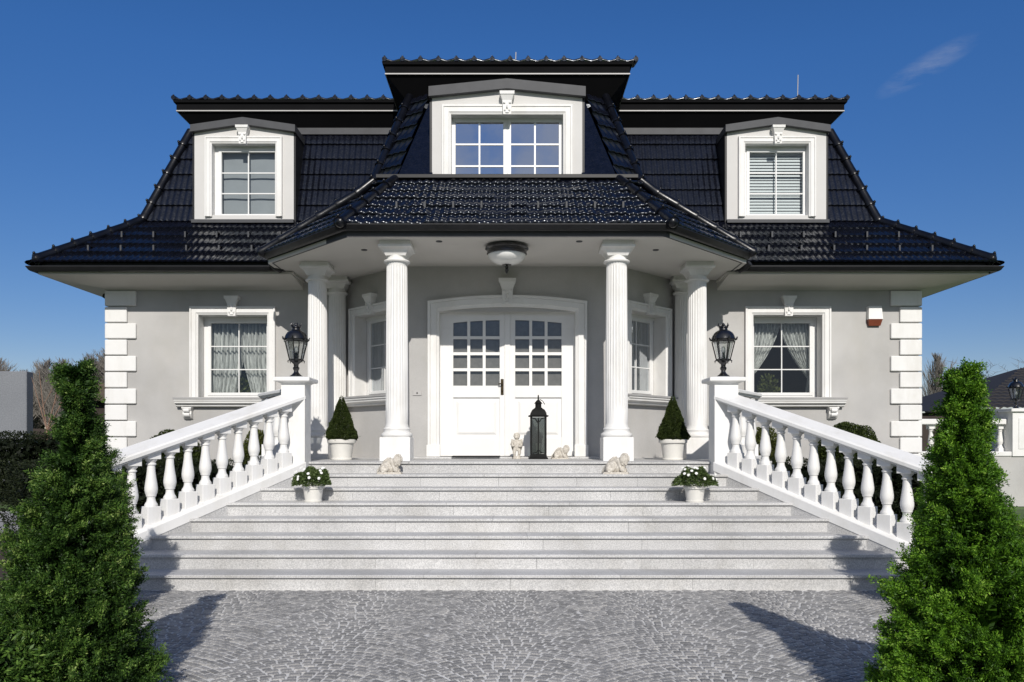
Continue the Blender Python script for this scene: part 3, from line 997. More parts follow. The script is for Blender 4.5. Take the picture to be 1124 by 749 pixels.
gutter(path, 4.475, inside=1)
GZ = 4.39
ZE0 = 4.42
for s in (-1, 1):
    p = [(s*3.72, EY), (s*exs(s), EY), (s*exs(s), 25.9)]
    gutter(p, GZ, inside=s*1)
    # fascia board behind the gutter
    bm = B(); sweep(bm, p, [(s*.135, GZ-.09), (s*.16, GZ-.09), (s*.16, GZ+.02), (s*.135, GZ+.02)], hmap)
    obj('fascia', bm, M_FLASH, house, True)
    bm = B()
    a, b = sorted((s*3.95, s*(exs(s)-.16)))
    bx(bm, a, b, EY+.165, EY+.20, GZ-.08, ZE0+.165)
    obj('eave_board', bm, M_GUT, house, True)
    # soffit cornice: cove from the wall to the eave
    bm = B()
    pc = [(s*3.62, YW), (s*hws(s), YW), (s*hws(s), 25)]
    pr = [(0.002, 4.165), (.03, 4.165), (.05, 4.175), (.085, 4.19), (.14, 4.20), (.26, 4.215), (.42, 4.24), (.60, 4.265), (.77, 4.285), (.77, 4.33), (.002, 4.33)]
    sweep(bm, pc, [(-s*a, z) for a, z in pr], hmap)
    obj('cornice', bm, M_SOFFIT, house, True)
bm = B()      # flat strip of soffit between cornice and porch
for s in (-1, 1):
    a, b = sorted((s*3.86, s*3.60))
    bx(bm, a, b, 13.2, YW-.002, 4.30, 4.338)
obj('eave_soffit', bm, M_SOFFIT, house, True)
# downpipe stubs at the porch gutter ends
for s in (-1, 1):
    bm = B()
    tube(bm, [(s*3.90, 12.95, 4.42), (s*3.84, 13.02, 4.36), (s*3.78, 13.12, 4.34)], .05, 10)
    obj('downpipe', bm, M_GUT, house, True, autos=40)

# ---- roof tiles
def tile_face(bm, A, Bv, up, length, course=.335, period=.15, samp=6, amp=.016, lift=.03, planes=(), jit=.006, sharp=True):
    A, Bv, up = Vector(A), Vector(Bv), Vector(up).normalized()
    e = (Bv-A); W = e.length; e.normalize()
    n = e.cross(up).normalized()
    if n.z < 0: n = -n
    b2 = bmesh.new()
    nu = max(2, int(round(W/period))*samp)
    nv = int(math.ceil(length/course))
    tj = {}
    def hj(i, k):
        key = (i//(samp*2), k)
        if key not in tj: tj[key] = rng.uniform(-jit, jit)
        return tj[key]
    rows = []
    for k in range(nv):
        for (v, l) in ((k*course, 0), (k*course+(.002 if sharp else .008), 1.0 if sharp else .75), (k*course+(.01 if sharp else .028), 1.0), (k*course+.07, .90), (min(length, (k+1)*course), .0)):
            row = []
            for i in range(nu+1):
                u = W*i/nu
                ph = 2*PI*(u/period)
                wv = amp*(.5+.5*math.cos(ph))**.7
                row.append(b2.verts.new(A+e*u+up*min(v, length)+n*(wv + lift*l + (hj(i, k) if l else 0))))
            rows.append(row)
    for a, b in zip(rows, rows[1:]):
        for i in range(nu):
            b2.faces.new((a[i], a[i+1], b[i+1], b[i]))
    for (co, no) in planes:
        bmesh.ops.bisect_plane(b2, geom=list(b2.verts)+list(b2.edges)+list(b2.faces), plane_co=Vector(co), plane_no=Vector(no), clear_outer=True)
    for f in b2.faces: f.smooth = True
    me = bpy.data.meshes.new('t'); b2.to_mesh(me); b2.free()
    bm.from_mesh(me); bpy.data.meshes.remove(me)
ZE, ZK, ZT = 4.42, 5.50, 7.36
SK, ST = 1.38, 2.0
def plane3(a, b, c, keep):
    a, b, c = Vector(a), Vector(b), Vector(c)
    n = (b-a).cross(c-a).normalized()
    if (Vector(keep)-a).dot(n) > 0: n = -n
    return (a, n)
bm = B()
E0 = (-EX, EY, ZE)
def hipP(s, k):  # hip points
    return [(s*exs(s), EY, ZE), (s*KX, EY+SK, ZK), (s*KT, EY+ST, ZT)][k]
def hipplane(s, k, keep):
    a, b = hipP(s, k), hipP(s, k+1)
    return plane3(a, b, (a[0], a[1], a[2]+3), keep)
upl = Vector((0, SK, ZK-ZE)); ups = Vector((0, ST-SK, ZT-ZK))
tile_face(bm, (-EX, EY+.06, ZE+.05), (EX, EY+.06, ZE+.05), upl, upl.length-.07, period=.105, amp=.015, planes=[hipplane(q, 0, (0, EY+.1, 5)) for q in (-1, 1)])
tile_face(bm, (-KX, EY+SK, ZK), (KX, EY+SK, ZK), ups, ups.length, period=.105, amp=.013, planes=[hipplane(q, 1, (0, EY+.1, 5)) for q in (-1, 1)], jit=.003)
cut = [f for f in bm.faces if abs(abs(f.calc_center_median().x)-4.80) < .85 and 5.58 < f.calc_center_median().z < 7.1]
bmesh.ops.delete(bm, geom=cut, context='FACES')
# sides (seen edge on) and back
for s in (-1, 1):
    A = Vector((s*exs(s), EY, ZE)); Bv = Vector((s*exs(s), 26, ZE))
    u1 = Vector((-s*(exs(s)-KX), 0, ZK-ZE)); u2 = Vector((-s*(KX-KT), 0, ZT-ZK))
    tile_face(bm, A, Bv, u1, u1.length, samp=4, planes=[hipplane(s, 0, (s*exs(s), EY+5, 5))])
    tile_face(bm, A+u1, Bv+u1, u2, u2.length, samp=4, planes=[hipplane(s, 1, (s*exs(s), EY+5, 5))])
me_ = None
roof = obj('roof', bm, M_TILE, house, True, autos=40)
# porch roof and central tower
IL, OL = [Vector((-2.26+PX, 10.85, 4.48)), Vector((-1.70+PX, 12.2, 5.52))], [Vector((-3.86+PX, 12.55, 4.48)), Vector((-2.116+PX, 12.5, 5.53))]
ITop, OTop = Vector((-1.25+PX, 13.45, 7.40)), Vector((-1.665+PX, 13.6, 7.40))
def mir(v, s): return Vector((2*PX-v.x, v.y, v.z)) if s > 0 else v.copy()
bm = B()
upf = Vector((0, 1.35, 1.04))
pl = [plane3(IL[0], IL[1], IL[0]+Vector((0, 0, 1)), (0, 11.5, 5)), plane3(mir(IL[0], 1), mir(IL[1], 1), mir(IL[0], 1)+Vector((0, 0, 1)), (0, 11.5, 5))]
tile_face(bm, (-2.26+PX, 10.85, 4.48), (2.26+PX, 10.85, 4.48), upf, upf.length, course=.30, period=.115, planes=pl, jit=.016, amp=.02, sharp=False)
for s in (-1, 1):
    i0, i1, o0, o1, it, ot = [mir(v, s) for v in (IL[0], IL[1], OL[0], OL[1], ITop, OTop)]
    # canted lower face
    e = (o0-i0); n = e.cross(i1-i0).normalized(); up = n.cross(e).normalized()
    if up.z < 0: up = -up
    mid = (i0+i1+o0+o1)/4
    pln = [plane3(i0, i1, i0+Vector((0, 0, 1)), mid), plane3(o0, o1, o0+Vector((0, 0, 1)), mid)]
    A_, B_ = i0-e.normalized()*.6, o0+e.normalized()*.3
    tile_face(bm, A_, B_, up, (o1-o0).dot(up), course=.30, period=.13, planes=pln, jit=.008)
    # canted steep face between tower ridge and dormer
    e = (o1-i1); up = ((it+ot)/2-(i1+o1)/2); up = (up - e.normalized()*up.dot(e.normalized())).normalized()
    mid = (i1+o1+it+ot)/4
    nn = e.cross(up)
    pln = [plane3(i1, it, i1+nn, mid), plane3(o1, ot, o1+nn, mid)]
    tile_face(bm, i1-e*.8, o1+e*.8, up, (ot-o1).dot(up), course=.335, period=.13, planes=pln, jit=.004)
    # hidden flanks of porch roof and tower
    x = 1 if s > 0 else -1
    poly(bm, [o0, (x*3.88, 13.35, 4.5), (x*2.116, 14.6, 5.6), o1])
    poly(bm, [o1, (x*2.116, 15.2, 5.6), (x*1.665, 15.2, 7.4), ot])
for s in (-1, 1):
    i1, it = mir(IL[1], s), mir(ITop, s)
    xe = PX + s*1.15
    poly(bm, [i1, (xe, 12.2, 5.52), (xe, 13.45, 7.4), it])
poly(bm, [(PX-1.16, 12.95, 6.68), (PX+1.16, 12.95, 6.68), (PX+1.3, 13.45, 7.42), (PX-1.3, 13.45, 7.42)])
bx(bm, PX-1.6, PX+1.6, 13.66, 13.7, 6.3, 7.37)
proof = obj('porch_roof', bm, M_TILE, house, True)
# hip and ridge tiles
def ridge(pts, parent, r=.085, step=.345):
    bm = B()
    pts = [Vector(p) for p in pts]
    segs = [(a, b, (b-a).length) for a, b in zip(pts, pts[1:])]
    tot = sum(s[2] for s in segs)
    n = max(1, int(round(tot/step)))
    def at(t):
        t = max(0, min(tot, t))
        for a, b, l in segs:
            if t <= l: return a+(b-a)*(t/l)
            t -= l
        return pts[-1]
    for k in range(n):
        a, b = at(tot*k/n), at(tot*(k+1)/n)
        d = (b-a).normalized()
        tube(bm, [a-d*.03, a+d*.0, a+d*.05, b], [r*1.14, r*1.18, r*1.0, r*.9], 12)
        # clip and knob at the joint
        up = Vector((0, 0, 1)); up = (up-d*up.dot(d)).normalized()
        ball(bm, a+up*(r*1.2)-d*.0, .026, None, 1, (1, 1, 1.2))
    ball(bm, pts[0], r*1.02, None, 2)
    return obj('hip_tiles', bm, M_RIDGE, parent, True, autos=45)
for s in (-1, 1):
    o = Vector((0, -.01, .02))
    h0 = Vector(hipP(s, 0)).lerp(Vector(hipP(s, 1)), .09)
    ridge([h0+o]+[Vector(hipP(s, k))+o for k in (1, 2)], roof)
    ridge([mir(OL[0], s)+o, mir(OL[1], s)+o, mir(OTop, s)+o], proof, .075)
    ridge([mir(IL[0], s)+o, mir(IL[1], s)+o], proof, .08)
# flashing above the porch roof, top trims
bm = B()
bx(bm, -2.0+PX, 2.0+PX, 12.12, 12.24, 5.53, 5.59, bev=.006)
obj('flashing', bm, M_GUT, proof, True)
bm = B()
bx(bm, -KT, -1.9, EY+ST-.07, EY+ST+.1, ZT-.06, ZT+.06)
obj('roof_trim', bm, M_FLASH, roof, True)
bm = B()
bx(bm, 1.9, KT, EY+ST-.07, EY+ST+.1, ZT-.06, ZT+.06)
obj('roof_trim', bm, M_FLASH, roof, True)
# snow guards
for s in (-1, 1):
    for row, (f, n, xs) in enumerate(((.28, 7, .35), (.60, 6, .0))):
        for k in range(n):
            x = s*(4.0+k*.55+xs)
            if abs(x) > exs(s)-SK*f-.35: continue
            y, z = EY+SK*f, ZE+(ZK-ZE)*f
            bm = B()
            bx(bm, x-.014, x+.014, y-.05, y-.04, z+.0, z+.10)
            bx(bm, x-.014, x+.014, y-.04, y+.12, z+.095, z+.10)
            obj('snow_guard', bm, M_FLASH, roof, True)
for k in range(9):
    x = -1.6+k*.4
    bm = B()
    y, z = 10.85+1.35*.32, 4.48+1.04*.32
    bx(bm, x-.013, x+.013, y-.05, y-.04, z, z+.09)
    bx(bm, x-.013, x+.013, y-.04, y+.1, z+.085, z+.09)
    obj('snow_guard', bm, M_FLASH, proof, True)

# ---- upper eaves (flat top of the mansard)
UX, UY, UZ = 6.18, 14.78, 7.65
TX, TY = 2.03, 13.3
up_path = [(-UX, 26), (-UX, UY), (-TX+PX, UY), (-TX+PX, TY), (TX+PX, TY), (TX+PX, UY), (UX, UY), (UX, 26)]
bm = B()
# soffit: from the outer edge down and inwards to the top of the steep slope
sweep(bm, up_path, [(0, UZ), (0, UZ+.02), (.30, ZT+.02), (.30, ZT-.02)][::1], lambda p, b: Vector((p.x, p.y, b)))
obj('upper_soffit', bm, M_SOFFD, roof, True)
bm = B()
sweep(bm, up_path, [(-.004, UZ-.006), (-.016, UZ-.006), (-.016, UZ+.014), (-.004, UZ+.014)], hmap)
obj('eave_strip', bm, M_STRIP, roof, True)
bm = B()
sweep(bm, up_path, [(-.012, UZ+.0145), (-.012, UZ+.14), (-.05, UZ+.145), (-.06, UZ+.19), (.0, UZ+.19), (.05, UZ+.16), (.05, UZ+.0145)], hmap)
obj('upper_gutter', bm, M_SOFFD, roof, True)
bm = B()
sl = .30
def top_tiles(A, Bv, up, length, planes=()):
    tile_face(bm, A, Bv, up, length, course=.335, period=.30, samp=10, amp=.028, lift=.02, planes=planes)
zt_ = UZ+.19
top_tiles((-UX-.07, UY-.06, zt_), (-TX, UY-.06, zt_), (0, 1, .22), 1.4)
top_tiles((TX, UY-.06, zt_), (UX+.07, UY-.06, zt_), (0, 1, .22), 1.4)
top_tiles((-TX-.07, TY-.06, zt_), (TX+.07, TY-.06, zt_), (0, 1, .22), 1.7)
for s in (-1, 1):
    poly(bm, [(s*(UX+.07), UY-.06, zt_), (s*(UX+.07), 26, zt_), (s*4.4, 26, zt_+.42), (s*4.4, UY+1.9, zt_+.42)])
poly(bm, [(-4.4, UY+1.2, zt_+.27), (4.4, UY+1.2, zt_+.27), (4.4, 26, zt_+.42), (-4.4, 26, zt_+.42)])
obj('top_roof', bm, M_TILE, roof, True)
# rolled verge tiles along the top edge
for (xa, xb, y) in ((-UX-.05, -TX-.02, UY), (TX+.02, UX+.05, UY), (-TX-.06, TX+.06, TY)):
    bm = B()
    n = int(round((xb-xa)/.3))
    for k in range(n+1):
        x = xa+(xb-xa)*k/n
        tube(bm, [(x, y-.075, zt_+.035), (x, y-.03, zt_+.04), (x, y+.3, zt_+.10)], [.04, .048, .04], 10)
        ball(bm, (x, y-.05, zt_+.085), .018, None, 1)
    obj('verge_tiles', bm, M_TILE, roof, True, autos=45)
for x, y, h in ((5.72, 15.9, 1.0), (.08, 14.2, .62)):
    bm = B(); tube(bm, [(x, y, zt_), (x+.02, y, zt_+h)], .009, 6)
    obj('lightning_rod', bm, M_STRIP, roof, True)

# ---- dormers
def dormer(cx, yf, hw, z0, ze, za, yback, open_hw, oz0, oz1, cas, cols, rows, lbl, glassm, kind, mull=False, trim_t=.14):
    M = T2(cx, yf)
    bm = B()
    # front wall with gable, made of cells and a gable cap; side cheeks
    cells(bm, -hw, hw, min(z0, oz0-.02), ze, [(-open_hw, open_hw, oz0, oz1)], M, .16)
    poly(bm, [(-hw, 0, ze), (hw, 0, ze), (0, 0, za)], M)
    dm = obj('dormer', bm, M_PLASTER if False else M_DORM, house, True)
    dm['label'] = lbl
    L = yback-yf
    for s in (-1, 1):
        bm = B()
        hexa(bm, [(s*hw, .002, z0-.1), (s*(hw+.035), .002, z0-.1), (s*(hw+.035), .002, ze), (s*hw, .002, ze)],
             [(s*hw, L, z0-.1), (s*(hw+.035), L, z0-.1), (s*(hw+.035), L, ze), (s*hw, L, ze)], M)
        obj('dormer_cheek', bm, M_GUT, dm, True)
    bm = B()
    t = trim_t
    ov = .045
    for s in (-1, 1):
        a = [(s*(hw+ov), -.09, ze-.03), (0, -.09, za+.005), (0, -.09, za+t+.005), (s*(hw+ov), -.09, ze-.03+t)]
        b = [(p[0], L, p[2]) for p in a]
        hexa(bm, a, b, M)
    obj('dormer_roof', bm, M_FLASH, dm, True)
    bm = B()
    casing_mesh(bm, M, -open_hw, open_hw, oz0-.03, oz1, cas, .8)
    obj('casing', bm, M_WHITE, dm, True)
    bm = B(); keystone(bm, M, 0, oz1+cas*.15+.17, oz1-.03, .17, .12)
    obj('keystone', bm, M_WHITE, dm, True)
    bm = B()
    rec = .13
    if mull:
        g1 = frame_mesh(bm, M, -open_hw, -.0005, oz0, oz1, rec, .06, 2, 3, .026)
        g2 = frame_mesh(bm, M, .0005, open_hw, oz0, oz1, rec, .06, 2, 3, .026)
        g = (g1[0], g2[1], g1[2], g1[3])
    else:
        bx(bm, -open_hw, -open_hw+.07, rec+.005, rec+.06, oz0, oz1, M); 
        bx(bm, -open_hw+.07, open_hw, rec+.005, rec+.06, oz1-.05, oz1, M)
        g = frame_mesh(bm, M, -open_hw+.07, open_hw-.0, oz0, oz1-.05, rec-.012, .055, 2, 3, .02)
    fr = obj('window_frame', bm, M_FRAME, dm, True)
    bm = B()
    poly(bm, [(g[0], rec+.03, g[2]), (g[1], rec+.03, g[2]), (g[1], rec+.03, g[3]), (g[0], rec+.03, g[3])], M)
    obj('pane', bm, glassm, dm, True)
    if kind == 'blind':
        bm = B()
        z = oz1
        while z > oz0:
            hexa(bm, [(-open_hw, rec+.10, z-.018), (open_hw, rec+.10, z-.018), (open_hw, rec+.101, z-.016), (-open_hw, rec+.101, z-.016)],
                 [(-open_hw, rec+.12, z+.026), (open_hw, rec+.12, z+.026), (open_hw, rec+.121, z+.028), (-open_hw, rec+.121, z+.028)], M)
            z -= .056
        obj('blind', bm, M_BLIND, dm, True)
    elif kind == 'roller':
        bm = B(); curtain_sheet(bm, M, -open_hw, open_hw, oz1, oz0, rec+.13, 2.3, lambda v: (0, 1))
        for v in bm.verts: v.co.y = yf+rec+.13+(v.co.y-yf-rec-.13)*.12
        obj('blind', bm, M_ROLL, dm, True, smooth=True)
    elif kind == 'net':
        bm = B(); curtain_sheet(bm, M, -open_hw, open_hw, oz1, oz0, rec+.16, 7, lambda v: (0, 1))
        obj('curtain', bm, M_CURT, dm, True, smooth=True)
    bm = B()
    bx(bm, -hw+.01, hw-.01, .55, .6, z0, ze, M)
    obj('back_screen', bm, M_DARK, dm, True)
    bm = B()
    bx(bm, -hw-.02, hw+.02, -.10, -.002, z0-.06, z0-.0, M)
    obj('apron_flashing', bm, M_FLASH, dm, True)
M_DORM = simple('dormer_render', (.585, .575, .56), .8, .03, 2, .08, 200)
dormer(-4.80, 14.36, .895, 5.50, 7.105, 7.205, 16.2, .575, 5.60, 6.885, .80, 2, 3, 'left dormer with plain grey window', M_GLASS, 'roller', False, .125)
dormer(4.80, 14.36, .895, 5.50, 7.105, 7.205, 16.2, .575, 5.60, 6.885, .80, 2, 3, 'right dormer with white slatted blind', M_GLASS, 'blind', False, .125)
dormer(PX, 12.3, 1.16, 5.50, 6.845, 6.93, 14.2, .866, 5.42, 6.56, .95, 4, 3, 'wide central dormer with double window above the porch', M_GLASSR, 'none', True, .15)

# ------------------------------------------------------------------ porch ceiling lamp
lamp = thing('ceiling_lamp', 'round black rimmed ceiling lamp with opal bowl hanging under the porch ceiling', 'lamp', (PX, 11.5, ZS))
bm = B(); lathe(bm, [(.26, -.005), (.31, -.02), (.315, -.05), (.285, -.07), (.29, -.125), (.275, -.14)], 36, (0, 0, 0)); obj('rim', bm, M_IRON, lamp, autos=40)
bm = B(); lathe(bm, [(.278, -.135), (.272, -.16), (.24, -.205), (.17, -.25), (.08, -.275), (.03, -.28)], 36); obj('bowl', bm, M_OPAL, lamp, smooth=True)
bm = B(); lathe(bm, [(.06, -.27), (.07, -.285), (.03, -.30), (.02, -.33), (.032, -.35), (.02, -.38), (.012, -.40)], 16); obj('finial', bm, M_IRON, lamp, autos=40)

# ------------------------------------------------------------------ pedestal lanterns
def make_lamp(loc, label):
    t = thing('pedestal_lantern', label, 'lantern', loc, 'cast iron lanterns on white pedestals')
    bm = B()
    lathe(bm, [(.085, 0), (.085, .012), (.06, .03), (.035, .055), (.028, .08), (.04, .10), (.045, .12), (.03, .14), (.035, .17), (.07, .20), (.09, .215), (.085, .225)], 18)
    obj('stem', bm, M_IRON, t, autos=40)
    bm = B()
    z0, z1, r0, r1 = .225, .47, .088, .148
    for k in range(6):
        a = PI/6+k*PI/3
        tube(bm, [(r0*math.cos(a), r0*math.sin(a), z0), (r1*math.cos(a), r1*math.sin(a), z1)], .008, 6)
        tube(bm, [(r1*1.0*math.cos(a), r1*math.sin(a), z1+.02), (r1*1.15*math.cos(a), r1*1.15*math.sin(a), z1+.03), (r1*1.22*math.cos(a), r1*1.22*math.sin(a), z1+.06)], [.014, .013, .008], 6)
        tube(bm, [(r0*1.02*math.cos(a), r0*1.02*math.sin(a), z0), (r0*1.25*math.cos(a), r0*1.25*math.sin(a), z0-.015), (r0*1.2*math.cos(a), r0*1.2*math.sin(a), z0-.04)], [.01, .008, .004], 6)
    lathe(bm, [(r0+.01, z0-.012), (r0+.012, z0+.012), (r0-.01, z0+.014)], 6)
    lathe(bm, [(r1+.0, z1-.01), (r1+.018, z1), (r1+.02, z1+.025), (r1, z1+.03)], 6)
    tube(bm, [(0, 0, z0), (0, 0, z0+.10)], [.03, .02], 8)
    obj('cage', bm, M_IRON, t)
    bm = B(); lathe(bm, [(r0-.005, z0+.012), (r1-.006, z1-.01)], 6, cap=False); obj('glass', bm, M_LAMPGL, t)
    bm = B()
    lathe(bm, [(.025, z0+.10), (.03, z0+.13), (.022, z0+.17), (.008, z0+.18)], 10); obj('bulb', bm, M_OPAL, t, smooth=True)
    bm = B()
    lathe(bm, [(r1+.012, z1+.031), (r1+.004, z1+.055), (.14, z1+.085), (.118, z1+.118), (.085, z1+.142), (.058, z1+.155), (.052, z1+.175), (.065, z1+.185), (.06, z1+.20), (.035, z1+.215)], 12)
    for k in range(6):
        a = k*PI/3
        tube(bm, [(.05*math.cos(a), .05*math.sin(a), z1+.19), (.072*math.cos(a), .072*math.sin(a), z1+.22), (.066*math.cos(a), .066*math.sin(a), z1+.245)], [.011, .010, .004], 6)
    ball(bm, (0, 0, z1+.225), .024, None, 2)
    obj('lantern_roof', bm, M_IRON, t, autos=30)
    return t
PTOP = PLAT+1.13
lan = make_lamp((-2.845, 10.61, PTOP), 'black cast iron lantern on the left stair pedestal')
lan2 = copy_tree(lan); lan2.location = (2.845, 10.61, PTOP); lan2.rotation_euler = (0, 0, R(11)); lan2['label'] = 'black cast iron lantern on the right stair pedestal'
lan3 = copy_tree(lan); lan3['label'] = 'distant cast iron lantern on the terrace pier at the right edge'

# ------------------------------------------------------------------ planters and topiary
def cone_plant(loc, label, dx=0):
    t = thing('topiary_planter', label, 'potted plant', loc, 'clipped box cones in white pots on the landing')
    bm = B()
    lathe(bm, [(.15, 0), (.155, .02), (.145, .03), (.17, .20), (.182, .245), (.205, .25), (.21, .262), (.21, .295), (.20, .305), (.185, .30), (.18, .26), (.02, .25)], 40)
    pot = obj('pot', bm, M_POT, t, autos=40)
    n = 26000
    h, r = .70, .245
    u = nrg.random(n); z = h*(1-np.sqrt(nrg.random(n)*.97+.03*u))
    rad = r*np.minimum(1, (1.03-(z/h))*1.0)*np.minimum(1, .72+z/h*3)
    th = nrg.uniform(0, 2*PI, n)
    lump = 1+.07*np.sin(th*5+z*18+dx)+.05*np.sin(th*9-z*31)
    k = (1-.28*nrg.random(n)**2)*lump + (nrg.random(n) > .985)*.12
    C = np.stack([rad*k*np.cos(th), rad*k*np.sin(th), .28+z], 1)
    nrm = np.stack([np.cos(th), np.sin(th), .35+0*th], 1)
    D = unit(nrm+nrg.normal(0, .75, (n, 3)))
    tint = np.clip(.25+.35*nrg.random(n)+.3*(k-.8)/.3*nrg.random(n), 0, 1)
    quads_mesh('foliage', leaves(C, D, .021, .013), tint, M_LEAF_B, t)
    bm = B(); tube(bm, [(0, 0, .2), (0, 0, .75)], [.02, .006], 7); obj('stem', bm, M_BARK, t)
    return t
cone_plant((-2.49, 11.78, PLAT), 'clipped box cone in a cream pot left of the front columns')
cone_plant((2.41, 11.78, PLAT), 'clipped box cone in a cream pot right of the front columns', 2)
def flower_pot(loc, label, seed, spread):
    t = thing('flower_pot', label, 'potted plant', loc, 'pots of white flowers on the stairs')
    bm = B()
    lathe(bm, [(.105, 0), (.11, .018), (.10, .022), (.12, .16), (.138, .165), (.14, .195), (.13, .20), (.12, .195), (.118, .175), (.01, .17)], 36)
    obj('pot', bm, M_POT, t, autos=40)
    g = np.random.default_rng(seed)
    n = 5200
    d = unit(g.normal(size=(n, 3))); d[:, 2] = np.abs(d[:, 2])*1.0-.18
    rr = (.6+.45*g.random(n)**.6)
    C = np.array([0, 0, .24]) + d*np.array([.225*spread, .20, .21])*(1+.12*np.sin(d[:, :1]*9+seed))*rr[:, None]
    D = unit(d+g.normal(0, .6, (n, 3)))
    quads_mesh('leaves', leaves(C, D, .036, .013), np.clip(.1+.8*g.random(n), 0, 1), M_LEAF_F, t)
    bm = B()
    for k in range(16):
        dd = unit(g.normal(size=3)); dd[2] = abs(dd[2])*.8+.1; dd[1] = -abs(dd[1])*.8
        p = Vector((0, 0, .22)) + Vector(dd).normalized().to_3d()*Vector((1, 1, 1)).x*0 + Vector((dd[0]*.255*spread, dd[1]*.25, dd[2]*.22+.03))
        nv = Vector((dd[0], dd[1]-.4, dd[2]+.2)).normalized()
        a = nv.orthogonal().normalized(); b = nv.cross(a)
        for j in range(7):
            an = 2*PI*j/7
            u = a*math.cos(an)+b*math.sin(an); v = -a*math.sin(an)+b*math.cos(an)
            poly(bm, [p+nv*.004, p+u*.012+v*.006+nv*.004, p+u*.021+nv*.002, p+u*.012-v*.006+nv*.004])
        ball(bm, p+nv*.004, .006, None, 1)
    obj('flowers', bm, M_PETAL, t)
    return t
flower_pot((-2.40, 9.74, 5*RISE), 'low cream pot of white flowers on the left of the stairs', 3, 1.0)
flower_pot((2.25, 9.68, 5*RISE), 'low cream pot of white flowers on the right of the stairs', 5, 1.08)

# ------------------------------------------------------------------ floor lantern, statues, mat, small fittings
t = thing('floor_lantern', 'tall black metal candle lantern standing before the door', 'lantern', (.44, 12.42, PLAT))
bm = B(); sqlathe(bm, [(.145, 0), (.145, .025), (.13, .03), (.125, .075), (.115, .08)]); obj('base', bm, M_LANT, t)
bm = B()
for sx in (-1, 1):
    for sy in (-1, 1):
        bx(bm, sx*.112-.013, sx*.112+.013, sy*.112-.013, sy*.112+.013, .08, .66)
for k in range(4):
    Mr = Matrix.Rotation(k*PI/2, 4, 'Z')
    bx(bm, -.008, .008, -.118, -.108, .08, .64, Mr)
    for s in (-1, 1):
        tube(bm, [(s*.01, -.113, .14), (s*.03, -.113, .105), (s*.09, -.113, .09)], .007, 5, Mr)
        tube(bm, [(s*.01, -.113, .57), (s*.05, -.113, .63), (s*.1, -.113, .64)], .007, 5, Mr)
obj('frame', bm, M_LANT, t)
bm = B()
for k in range(4):
    poly(bm, [(-.1, -.105, .085), (.1, -.105, .085), (.1, -.105, .65), (-.1, -.105, .65)], Matrix.Rotation(k*PI/2, 4, 'Z'))
obj('glass', bm, M_LANTGL, t)
bm = B()
sqlathe(bm, [(.15, .66), (.155, .675), (.135, .68)])
sqlathe(bm, [(.128, .68), (.12, .72), (.095, .765), (.06, .79), (.055, .80)])
lathe(bm, [(.048, .80), (.048, .86), (.066, .865), (.03, .91), (.012, .925), (.01, .99), (.004, 1.0)], 14)
tube(bm, [(.02, -.03, .93), (.07, -.03, .9), (.1, -.03, .85)], .006, 6)
obj('hood', bm, M_LANT, t, autos=40)
bm = B(); lathe(bm, [(.04, .08), (.04, .24), (.035, .245)], 16); obj('candle', bm, M_POT, t, autos=40)

def skin(name, verts, edges, radii, m, parent, sub=2, scale=1.0, extra=None, wob=0):
    me = bpy.data.meshes.new(name)
    me.from_pydata([Vector(v)*scale for v in verts], edges, [])
    o = bpy.data.objects.new('tmp_skin', me)
    col.objects.link(o)
    mod = o.modifiers.new('s', 'SKIN'); mod.use_smooth_shade = True
    for i, r in enumerate(radii):
        sv = me.skin_vertices[0].data[i]
        sv.radius = (r*scale, r*scale); sv.use_root = (i == 0)
    o.modifiers.new('d', 'SUBSURF').levels = sub
    dg = bpy.context.evaluated_depsgraph_get()
    dg.update()
    me2 = bpy.data.meshes.new_from_object(o.evaluated_get(dg))
    bpy.data.objects.remove(o, do_unlink=True)
    bm = B(); bm.from_mesh(me2); bpy.data.meshes.remove(me2)
    if extra: extra(bm)
    for v in bm.verts:
        if wob: v.co += Vector((mnoise.noise(v.co*38), mnoise.noise(v.co*38+Vector((9, 3, 1))), mnoise.noise(v.co*38+Vector((4, 8, 2)))))*wob
    return obj(name, bm, m, parent, smooth=True)
def curls(bm, c, r, seed, n=40):
    g = random.Random(seed)
    for k in range(n):
        z = g.uniform(-.1, 1); a = g.uniform(0, 2*PI); q = math.sqrt(max(0, 1-z*z))
        ball(bm, Vector(c)+Vector((q*math.cos(a), q*math.sin(a)+.25*0, z))*r, r*g.uniform(.22, .34), None, 1)
def face(bm, c, r, fwd):
    """nose, eyes, cheeks on a small head of radius r looking along fwd"""
    f = Vector(fwd).normalized(); sd_ = f.cross(Vector((0, 0, 1))).normalized(); up = sd_.cross(f)
    c = Vector(c)
    ball(bm, c+f*r*1.0-up*r*.1, r*.17, None, 2, (1, 1, 1.2))
    for s in (-1, 1):
        ball(bm, c+f*r*.86+sd_*s*r*.36+up*r*.1, r*.13, None, 2)
        ball(bm, c+f*r*.74+sd_*s*r*.42-up*r*.3, r*.3, None, 2)
        ball(bm, c+sd_*s*r*.98-f*r*.05, r*.2, None, 2)
    ball(bm, c+f*r*.86-up*r*.46, r*.14, None, 2, (1.2, 1, .6))
    ball(bm, c+f*r*.7-up*r*.72, r*.22, None, 2)
